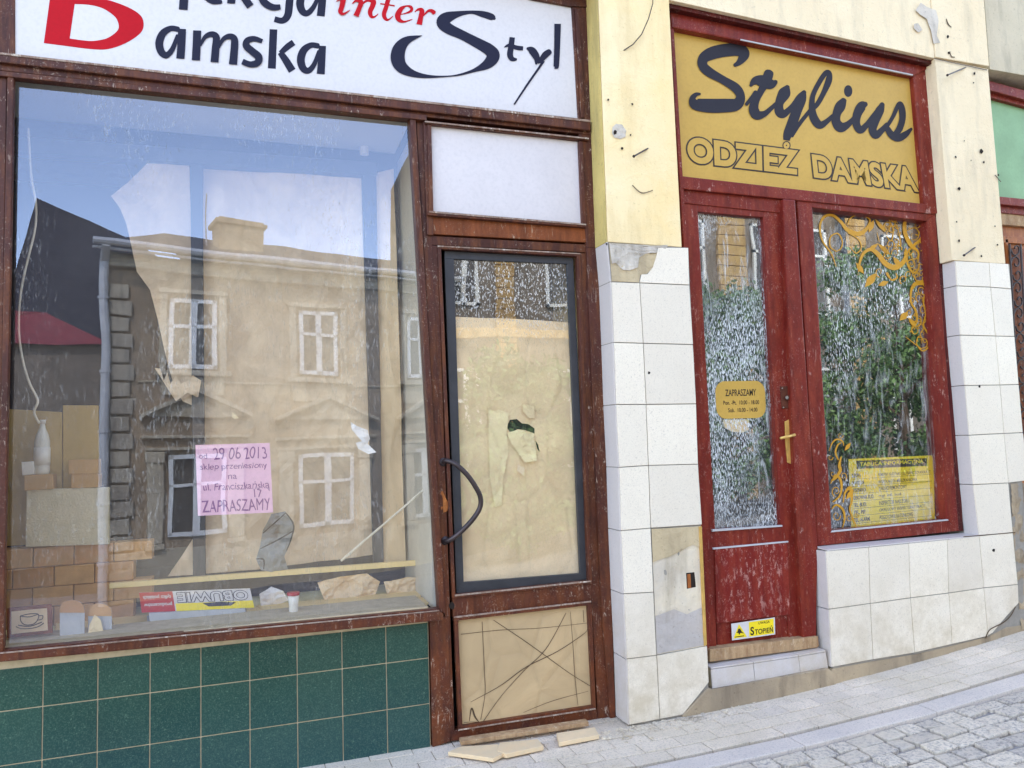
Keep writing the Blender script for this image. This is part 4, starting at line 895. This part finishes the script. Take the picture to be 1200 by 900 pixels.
tag(obj('light_patch',bm,M['papery']),'pale yellow sheets imitating light patches around the torn hole in the door paper','light patch')  # pale sheets put in as the bright light patches of the door glass
# ------------------------------------------------------------ neighbouring building at the right edge
nb=thing('neighbour_building','plastered neighbouring building at the right edge with a green transom','building',(5.0,.1,0))
YNB=.12;bm=NB()
a=W(1160,81,YNB);b=W(1210,93,YNB);bt=W(1160,80,YNB)
prism(bm,[a,Vector((8.4,YNB,a.z)),Vector((8.4,YNB,BT+.5)),Vector((a.x,YNB,BT+.5))],(0,.3,0),.003)
box(bm,XR+.22,8.4,.42,6,GZ,BT+.5)
box(bm,6.6,8.4,YNB,.42,GZ,a.z)
obj('wall',bm,M['grey_plaster'],nb)
YD=.24
bm=NB()
def strip(y0,y1,Y,dep,x0=1150,x1=1290,s0=.27,s1=.27): bar(bm,[(x0,y0),(x1,y0+(x1-x0)*s0),(x1,y1+(x1-x0)*s1),(x0,y1)],Y,dep,.004)
strip(92,103,YD-.05,.1);strip(103,111,YD-.02,.08);strip(229,238,YD-.05,.1,1160,1290,.10,.10);strip(238.5,248,YD-.02,.08,1160,1290,.1,.1)
obj('frame',bm,M['red'],nb)
bm=NB();strip(248.5,262,YD-.01,.08,1160,1290,.1,.08);obj('transom_rail',bm,M['wood_thr'],nb)
bm=NB();bar(bm,[(1150,108),(1290,140),(1290,245),(1160,230)],YD+.01,.02,0);obj('transom_panel',bm,M['greenp'],nb)
bm=NB();bar(bm,[(1165,262),(1290,272),(1290,720),(1180,745)],YD+.02,.04,0);nd=obj('door',bm,M['orangewood'],nb)
bm=NB();bar(bm,[(1172,276),(1290,284),(1290,292),(1172,284)],YD+.0,.02,.003);bar(bm,[(1178,280),(1181.5,280),(1200,560),(1196,560)],YD+.0,.02,.003);obj('panel_moulding',bm,M['orangewood'],nd)
bm=NB();bar(bm,[(1181,290),(1290,300),(1290,560),(1197,560)],YD+.012,.004,0);obj('panel',bm,M['brownlight'],nd)
bm=NB()
for cy in range(300,560,30):
    cx=1184+(cy-290)*.06
    for sgn in (1,-1):
        pts=[W(cx+6+6*(1-.7*t/8)*math.cos(sgn*t*.75+math.pi),cy+8*sgn*(1)+9*(1-.7*t/8)*math.sin(sgn*t*.75+math.pi),YD-.01) for t in range(9)];tube(bm,pts,.006,6)
tube(bm,[W(1183,286,YD-.01),W(1198,560,YD-.01)],.007,6)
tube(bm,[W(1196,286,YD-.01),W(1212,560,YD-.01)],.007,6)
obj('grille',bm,M['iron'],nd)
# ------------------------------------------------------------ ground
def grid(x0,x1,y0,y1,nx,ny,dz=0):
    bm=NB();V=[[bm.verts.new((x0+(x1-x0)*i/nx,y0+(y1-y0)*j/ny,zg(x0+(x1-x0)*i/nx,y0+(y1-y0)*j/ny)+dz)) for i in range(nx+1)] for j in range(ny+1)]
    for j in range(ny):
        for i in range(nx): bm.faces.new((V[j][i],V[j][i+1],V[j+1][i+1],V[j+1][i]))
    return bm
n=N('sett_texture');br=n.new('ShaderNodeTexBrick');br.inputs['Scale'].default_value=1;br.inputs['Brick Width'].default_value=.17;br.inputs['Row Height'].default_value=.12;br.inputs['Mortar Size'].default_value=.012
br.inputs['Color1'].default_value=C((150,150,158));br.inputs['Color2'].default_value=C((128,130,140));br.inputs['Mortar'].default_value=C((96,90,84));n.l(n.tc.outputs['Object'],br.inputs[0])
M['road']=n.bsdf(n.mix(n.mth('MULTIPLY',n.ramp(n.noise(2,6),.4,.7),.5),br.outputs[0],C((176,170,160))),.85,n.noise(30,5),.4,.01)
M['mortar']=plaster('joint_sand',(122,108,90),(98,86,74),(70,62,54))
n=N('paver_stone');ge=n.new('ShaderNodeNewGeometry');col=n.mix(ge.outputs['Random Per Island'],C((232,223,213)),C((214,207,202)));col=n.mix(n.ramp(n.noise(3,7,.65),.38,.66),col,C((206,198,186)));col=n.mix(n.mth('MULTIPLY',n.ramp(n.noise(110,5,.75),.5,.64),.6),col,C((140,134,132)))
M['paver']=n.bsdf(col,.85,n.noise(60,5),.5,.004)
n=N('sett_stone');ge=n.new('ShaderNodeNewGeometry');col=n.mix(ge.outputs['Random Per Island'],C((224,218,210)),C((188,184,182)));col=n.mix(n.mth('MULTIPLY',n.ramp(n.noise(60,6,.75),.47,.62),.75),col,C((112,112,122)));col=n.mix(n.mth('MULTIPLY',n.ramp(n.noise(4,6,.7),.44,.62),.6),col,C((214,206,194)))
M['sett']=n.bsdf(col,.75,n.noise(28,7,.75),.8,.012)
n=N('kerb_stone');col=n.mix(n.ramp(n.noise(2.5,7,.65),.36,.66),C((214,208,206)),C((198,194,196)));col=n.mix(n.mth('MULTIPLY',n.ramp(n.noise(120,5,.75),.5,.64),.6),col,C((140,140,146)))
M['kerb']=n.bsdf(col,.85,n.noise(70,5),.35,.003)
tag(obj('ground',grid(-60,60,-70,30,60,100,-.06),M['mortar']),kind='structure',label='sandy ground under the street')
tag(obj('road',grid(-16,26,-12,-.5,84,40,-.020),M['road']),kind='structure',label='grey sett-paved street')
def blocks(bm,x0,x1,y0,y1,bw,bh,gap,bev,jit,dz,h=.04,tilt=0.0,wj=.0):
    j=0;y=y1
    while y-bh>y0-.001:
        x=x0-(bw/2 if j%2 else 0)+random.uniform(-.01,.01)
        while x<x1:
            w=bw*(1+random.uniform(-wj,wj));cx,cy=x+w/2,y-bh/2;z=zg(cx,cy)+dz+random.uniform(-jit,jit)
            sl=zg(cx+.05,cy)-zg(cx-.05,cy);sl/=.1
            P=[]
            for sx,sy in((-1,-1),(1,-1),(1,1),(-1,1)):
                dx=sx*(w/2-gap)+random.uniform(-1,1)*gap*.5*(wj*8);dy=sy*(bh/2-gap)+random.uniform(-1,1)*gap*.5*(wj*8)
                P.append(Vector((cx+dx,cy+dy,z+sl*dx+tilt*random.uniform(-1,1))))
            prism(bm,P,(0,0,-h),bev);x+=w
        y-=bh;j+=1
bm=NB();blocks(bm,-1.6,7,-.425,.30,.20,.10,.0018,.0025,.0016,.004);tag(obj('pavement',bm,M['paver']),kind='structure',label='pale block pavement along the shopfronts')
bm=NB();x=-1.6
while x<7:
    z=[zg(x+.004,-.48)+.005,zg(x+.796,-.48)+.005];prism(bm,[(x+.002,-.545,z[0]),(x+.798,-.545,z[1]),(x+.798,-.427,z[1]),(x+.002,-.427,z[0])],(0,0,-.12),.006);x+=.8
tag(obj('kerb',bm,M['kerb']),kind='structure',label='smooth flush kerb between pavement and setts')
bm=NB();blocks(bm,.2,7.2,-2.7,-.55,.14,.10,.0062,.007,.006,-.004,.06,.005,.25);tag(obj('sett_paving',bm,M['sett']),kind='structure',label='rough grey stone setts of the roadway')
# rubble and dirt at the wall foot
rub=NB()
def chip_(bm,x,y,z,s):
    P=[Vector((x+s*random.uniform(.6,1.3)*math.cos(a),y+s*random.uniform(.5,1.1)*math.sin(a),z)) for a in sorted(random.uniform(0,6.28) for _ in range(5))]
    try: prism(bm,P,(random.uniform(-.2,.2)*s,random.uniform(-.2,.2)*s,s*random.uniform(.3,.8)),0)
    except Exception: pass
for _ in range(330):
    x=random.gauss(1.95,.28);y=-abs(random.gauss(.02,.05))
    if x<1.55 or x>2.6:continue
    chip_(rub,x,y-.015,zg(x,y)+.004,random.uniform(.003,.012))
for _ in range(420):
    x=random.uniform(.8,4.9);y=-abs(random.gauss(0,.16))-.02;chip_(rub,x,y,zg(x,y)+.004,random.uniform(.0015,.005))
for _ in range(50):
    x=random.uniform(1.0,1.78);y=random.uniform(-.06,.13);chip_(rub,x,y,zg(x,y)+.004,random.uniform(.002,.009))
tag(obj('rubble',rub,M['oldplaster']),'small plaster crumbs scattered on the pavement below the middle pier','rubble',kind='stuff')
# wooden offcuts
GW='wood offcuts on the pavement before the brown door'
for lb,px,h in (('palest and longest wood offcut, leftmost on the pavement',[(525,881),(578,888.5),(593,881),(583,872),(540,874.5)],.018),('middle wood offcut on the pavement below the brown door',[(582,879),(593,883.5),(637,874),(630,866),(586,870)],.02),('rightmost wood offcut, lying apart nearer the pier',[(655,870),(702,861),(697,852),(652,859)],.02)):
    bm=NB();P=[];
    for x,y in px:
        p=WZ(x,y,-.152+h*0);P.append(Vector((p.x,p.y,-.153+h)))
    P=[WZ(x,y,-.150+h) for x,y in px];prism(bm,P,(0,0,-h),.002);c=sum(P,Vector())/len(P);c.z-=h
    tag(obj('wood_offcut',bm,M['rawwood'],origin=c),lb,'wood offcut',GW)
# ------------------------------------------------------------ across the street (seen mirrored in the panes)
M['farwall']=plaster('sandstone_render',(188,168,140),(168,150,126),(128,116,100))
M['fartrim']=plaster('pale_trim',(214,202,176),(200,188,164),(164,152,132))
M['farwhite']=simple('white_window_frame',(250,250,250),.5,.03)
M['farglass']=simple('dark_window',(96,88,80),.15,.4,2)
M['slate_roof']=simple('dark_roof',(70,66,76),.8,.2,4)
M['redroof']=simple('red_roof',(150,60,66),.7,.15,4)
M['ochre']=plaster('ochre_brick',(214,182,122),(196,160,100),(150,120,80))
M['greywall']=plaster('far_grey_wall',(150,138,124),(132,122,110),(100,92,84))
M['quoin']=plaster('grey_quoin',(206,196,174),(176,166,150),(110,104,96))
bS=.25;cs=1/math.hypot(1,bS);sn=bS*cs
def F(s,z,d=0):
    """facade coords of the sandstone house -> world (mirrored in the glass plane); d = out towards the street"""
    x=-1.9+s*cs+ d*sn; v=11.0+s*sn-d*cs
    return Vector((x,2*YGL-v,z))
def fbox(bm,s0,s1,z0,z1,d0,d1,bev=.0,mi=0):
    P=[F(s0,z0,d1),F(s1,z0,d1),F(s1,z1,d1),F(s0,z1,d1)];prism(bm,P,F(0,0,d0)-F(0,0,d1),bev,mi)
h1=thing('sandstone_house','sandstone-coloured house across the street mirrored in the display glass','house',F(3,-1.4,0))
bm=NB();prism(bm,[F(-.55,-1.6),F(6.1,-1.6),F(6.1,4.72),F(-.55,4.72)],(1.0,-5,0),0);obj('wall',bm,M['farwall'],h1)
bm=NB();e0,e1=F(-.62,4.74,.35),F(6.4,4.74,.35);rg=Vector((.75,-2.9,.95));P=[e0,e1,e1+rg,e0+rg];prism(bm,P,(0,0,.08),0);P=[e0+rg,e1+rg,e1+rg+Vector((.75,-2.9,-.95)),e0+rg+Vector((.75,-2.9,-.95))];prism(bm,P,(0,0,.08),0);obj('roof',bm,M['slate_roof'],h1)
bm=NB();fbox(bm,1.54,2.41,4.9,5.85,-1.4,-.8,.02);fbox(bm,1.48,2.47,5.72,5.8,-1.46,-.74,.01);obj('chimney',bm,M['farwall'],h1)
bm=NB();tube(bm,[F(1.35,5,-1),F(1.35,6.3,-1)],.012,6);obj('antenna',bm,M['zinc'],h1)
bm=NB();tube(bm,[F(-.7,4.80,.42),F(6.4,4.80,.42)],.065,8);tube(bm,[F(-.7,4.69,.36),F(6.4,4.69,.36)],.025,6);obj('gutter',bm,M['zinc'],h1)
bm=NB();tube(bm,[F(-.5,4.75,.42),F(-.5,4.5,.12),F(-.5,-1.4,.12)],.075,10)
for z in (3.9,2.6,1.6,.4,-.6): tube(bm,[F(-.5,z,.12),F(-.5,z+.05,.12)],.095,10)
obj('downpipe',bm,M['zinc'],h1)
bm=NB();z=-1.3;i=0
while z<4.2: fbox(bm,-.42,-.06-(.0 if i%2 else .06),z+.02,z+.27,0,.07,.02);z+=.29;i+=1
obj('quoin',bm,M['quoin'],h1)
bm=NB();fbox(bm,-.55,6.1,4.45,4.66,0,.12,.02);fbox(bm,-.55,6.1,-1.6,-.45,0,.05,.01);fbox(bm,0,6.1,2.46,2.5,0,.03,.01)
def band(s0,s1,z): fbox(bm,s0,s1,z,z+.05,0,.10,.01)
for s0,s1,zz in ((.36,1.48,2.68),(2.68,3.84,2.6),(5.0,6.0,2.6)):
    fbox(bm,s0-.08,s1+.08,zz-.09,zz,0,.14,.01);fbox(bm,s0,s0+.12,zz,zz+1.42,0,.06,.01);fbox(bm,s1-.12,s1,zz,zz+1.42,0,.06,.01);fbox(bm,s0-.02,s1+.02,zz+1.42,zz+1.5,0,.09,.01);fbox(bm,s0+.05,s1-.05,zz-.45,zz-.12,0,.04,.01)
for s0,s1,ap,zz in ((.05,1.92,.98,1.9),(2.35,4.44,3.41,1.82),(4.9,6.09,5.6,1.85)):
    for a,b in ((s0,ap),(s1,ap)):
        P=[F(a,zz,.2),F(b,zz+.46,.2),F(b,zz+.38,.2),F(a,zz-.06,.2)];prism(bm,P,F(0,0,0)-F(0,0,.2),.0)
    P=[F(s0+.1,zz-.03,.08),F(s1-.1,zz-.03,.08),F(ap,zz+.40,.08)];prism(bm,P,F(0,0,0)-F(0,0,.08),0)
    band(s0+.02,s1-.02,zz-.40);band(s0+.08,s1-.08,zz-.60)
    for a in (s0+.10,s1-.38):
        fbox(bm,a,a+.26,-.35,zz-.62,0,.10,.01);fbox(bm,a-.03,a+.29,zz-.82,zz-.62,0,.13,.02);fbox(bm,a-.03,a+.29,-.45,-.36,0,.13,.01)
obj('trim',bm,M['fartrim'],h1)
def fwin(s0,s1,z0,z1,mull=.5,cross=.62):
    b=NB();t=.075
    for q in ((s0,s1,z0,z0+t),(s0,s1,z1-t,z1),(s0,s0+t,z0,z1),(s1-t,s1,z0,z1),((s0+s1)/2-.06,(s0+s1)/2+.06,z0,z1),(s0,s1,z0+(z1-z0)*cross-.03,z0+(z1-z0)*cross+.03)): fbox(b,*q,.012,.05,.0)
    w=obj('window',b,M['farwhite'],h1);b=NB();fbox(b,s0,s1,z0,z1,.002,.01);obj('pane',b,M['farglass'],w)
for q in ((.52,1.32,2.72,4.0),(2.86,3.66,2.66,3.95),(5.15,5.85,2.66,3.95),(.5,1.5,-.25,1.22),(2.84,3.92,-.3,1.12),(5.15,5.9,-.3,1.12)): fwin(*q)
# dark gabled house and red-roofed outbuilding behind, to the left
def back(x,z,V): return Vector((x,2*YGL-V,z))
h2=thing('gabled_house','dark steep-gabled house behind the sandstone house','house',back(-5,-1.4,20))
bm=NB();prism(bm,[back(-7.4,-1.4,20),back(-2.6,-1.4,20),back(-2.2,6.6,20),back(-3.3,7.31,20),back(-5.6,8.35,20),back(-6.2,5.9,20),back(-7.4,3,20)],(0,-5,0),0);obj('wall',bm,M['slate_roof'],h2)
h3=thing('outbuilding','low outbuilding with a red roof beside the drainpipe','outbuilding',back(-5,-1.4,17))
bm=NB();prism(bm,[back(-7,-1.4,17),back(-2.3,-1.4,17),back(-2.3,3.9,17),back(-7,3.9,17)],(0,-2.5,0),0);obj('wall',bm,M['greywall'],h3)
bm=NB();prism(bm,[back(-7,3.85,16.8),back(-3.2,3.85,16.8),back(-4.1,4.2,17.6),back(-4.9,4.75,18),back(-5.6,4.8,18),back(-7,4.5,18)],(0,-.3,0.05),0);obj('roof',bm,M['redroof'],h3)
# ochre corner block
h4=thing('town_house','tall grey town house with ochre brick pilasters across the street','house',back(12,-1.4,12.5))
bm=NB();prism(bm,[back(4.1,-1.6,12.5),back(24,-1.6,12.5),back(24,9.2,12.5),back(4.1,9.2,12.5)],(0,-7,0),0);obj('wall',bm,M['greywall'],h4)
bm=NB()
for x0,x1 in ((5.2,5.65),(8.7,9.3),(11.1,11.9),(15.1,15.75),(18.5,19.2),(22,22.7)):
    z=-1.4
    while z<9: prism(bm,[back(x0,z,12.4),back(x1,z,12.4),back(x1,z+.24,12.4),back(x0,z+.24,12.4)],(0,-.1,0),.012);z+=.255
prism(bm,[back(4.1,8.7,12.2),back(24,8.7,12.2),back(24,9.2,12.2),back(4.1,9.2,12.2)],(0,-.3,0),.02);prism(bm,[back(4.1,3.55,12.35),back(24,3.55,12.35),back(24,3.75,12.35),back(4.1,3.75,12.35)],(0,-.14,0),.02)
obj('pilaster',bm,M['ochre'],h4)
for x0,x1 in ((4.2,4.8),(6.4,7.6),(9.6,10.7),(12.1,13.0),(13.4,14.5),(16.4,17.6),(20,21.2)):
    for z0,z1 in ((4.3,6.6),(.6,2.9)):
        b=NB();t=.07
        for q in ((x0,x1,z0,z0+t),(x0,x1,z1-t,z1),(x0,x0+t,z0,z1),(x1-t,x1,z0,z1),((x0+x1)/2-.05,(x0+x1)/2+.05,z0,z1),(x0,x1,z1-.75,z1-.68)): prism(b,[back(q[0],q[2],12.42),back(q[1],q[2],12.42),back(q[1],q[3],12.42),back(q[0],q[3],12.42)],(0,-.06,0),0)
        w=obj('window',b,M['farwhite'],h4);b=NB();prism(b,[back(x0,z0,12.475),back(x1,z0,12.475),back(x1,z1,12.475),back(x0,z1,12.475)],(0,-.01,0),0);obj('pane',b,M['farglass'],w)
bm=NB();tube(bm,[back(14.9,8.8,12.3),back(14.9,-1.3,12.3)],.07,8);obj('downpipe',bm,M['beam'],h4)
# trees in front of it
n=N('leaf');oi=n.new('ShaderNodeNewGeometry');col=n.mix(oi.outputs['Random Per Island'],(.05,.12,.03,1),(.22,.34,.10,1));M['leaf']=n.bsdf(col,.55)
M['bark']=simple('bark',(96,80,64),.9,.3,8,.5)
def tree(x,V,h,w,seed,label):
    rd=random.Random(seed);z0=zg(x,2*YGL-V);t=thing('street_tree',label,'tree',back(x,z0,V),'bushy street trees across the road')
    b=NB();c=back(x,z0,V);tube(b,[c,c+Vector((.05,0,h*.3)),c+Vector((-.02,.05,h*.55)),c+Vector((0,0,h*.85))],[.11,.09,.07,.02],8)
    for k in range(7):
        a=rd.uniform(0,6.28);s=c+Vector((0,0,h*rd.uniform(.25,.6)));tube(b,[s,s+Vector((math.cos(a)*w*.2,math.sin(a)*w*.2,h*.12)),s+Vector((math.cos(a)*w*.4,math.sin(a)*w*.4,h*.2))],[.05,.03,.01],6)
    obj('trunk',b,M['bark'],t)
    b=NB()
    for k in range(95):
        a=rd.uniform(0,6.28);rr=w/2*math.sqrt(rd.random())*.9;zz=h*rd.uniform(.12,.95);rr*=(1.05-abs(zz/h-.5)**1.5*1.6)
        cc=c+Vector((math.cos(a)*rr,math.sin(a)*rr,zz));R=rd.uniform(.3,.55)
        for _ in range(230):
            d=Vector((rd.gauss(0,1),rd.gauss(0,1),rd.gauss(0,.8)));d=d.normalized()*R*rd.random()**.4;p=cc+d
            u=Vector((rd.uniform(-1,1),rd.uniform(-1,1),rd.uniform(-1,1))).normalized();v=u.cross(Vector((rd.uniform(-1,1),rd.uniform(-1,1),rd.uniform(-1,1)))).normalized();l=rd.uniform(.04,.085)
            b.faces.new([b.verts.new(p+u*l),b.verts.new(p+v*l*.5),b.verts.new(p-u*l),b.verts.new(p-v*l*.5)])
    obj('crown',b,M['leaf'],t)
tree(4.9,10.3,4.0,2.6,1,'leftmost and lowest bushy tree in front of the grey town house')
tree(9.4,9.6,4.7,3.6,2,'middle bushy tree in front of the grey town house')
tree(13.3,9.2,5.3,4.0,3,'tallest bushy tree, right of the middle one before the town house')
# ------------------------------------------------------------ world, sun, camera
SUN_EL,SUN_AZ=math.radians(47),math.radians(-18)   # azimuth measured from +Y towards +X
w=bpy.data.worlds.new('World');SC.world=w;w.use_nodes=True;t=w.node_tree;t.nodes.clear()
sky=t.nodes.new('ShaderNodeTexSky');sky.sky_type='NISHITA';sky.sun_disc=False;sky.ozone_density=3;sky.dust_density=.3;sky.sun_elevation=SUN_EL;sky.sun_rotation=SUN_AZ
hs=t.nodes.new('ShaderNodeHueSaturation');hs.inputs['Saturation'].default_value=.72
bg=t.nodes.new('ShaderNodeBackground');bg.inputs[1].default_value=.97;ow=t.nodes.new('ShaderNodeOutputWorld')
t.links.new(sky.outputs[0],hs.inputs['Color']);t.links.new(hs.outputs[0],bg.inputs[0]);t.links.new(bg.outputs[0],ow.inputs[0])
sl=bpy.data.lights.new('sun','SUN');sl.energy=5;sl.angle=math.radians(.5);sl.color=(1,.95,.87)
so=bpy.data.objects.new('sun',sl);COL.objects.link(so)
dirv=Vector((math.sin(SUN_AZ)*math.cos(SUN_EL),math.cos(SUN_AZ)*math.cos(SUN_EL),math.sin(SUN_EL)))
so.rotation_euler=dirv.to_track_quat('Z','Y').to_euler();so.location=(0,10,20)
cam=bpy.data.cameras.new('camera');co=bpy.data.objects.new('camera',cam);COL.objects.link(co);SC.camera=co
cam.sensor_width=36;cam.lens=FPX/1200*36;cam.clip_end=500;cam.clip_start=.05
from mathutils import Matrix
m4=Matrix([[RM[0][0],RM[0][1],RM[0][2],CAM[0]],[RM[1][0],RM[1][1],RM[1][2],CAM[1]],[RM[2][0],RM[2][1],RM[2][2],CAM[2]],[0,0,0,1]]);co.matrix_world=m4
SC.view_settings.view_transform='Standard';SC.view_settings.look='None';SC.view_settings.exposure=0;SC.view_settings.gamma=1
SC.render.engine='CYCLES'
SC.cycles.max_bounces=10;SC.cycles.diffuse_bounces=4;SC.cycles.glossy_bounces=4;SC.cycles.transparent_max_bounces=12
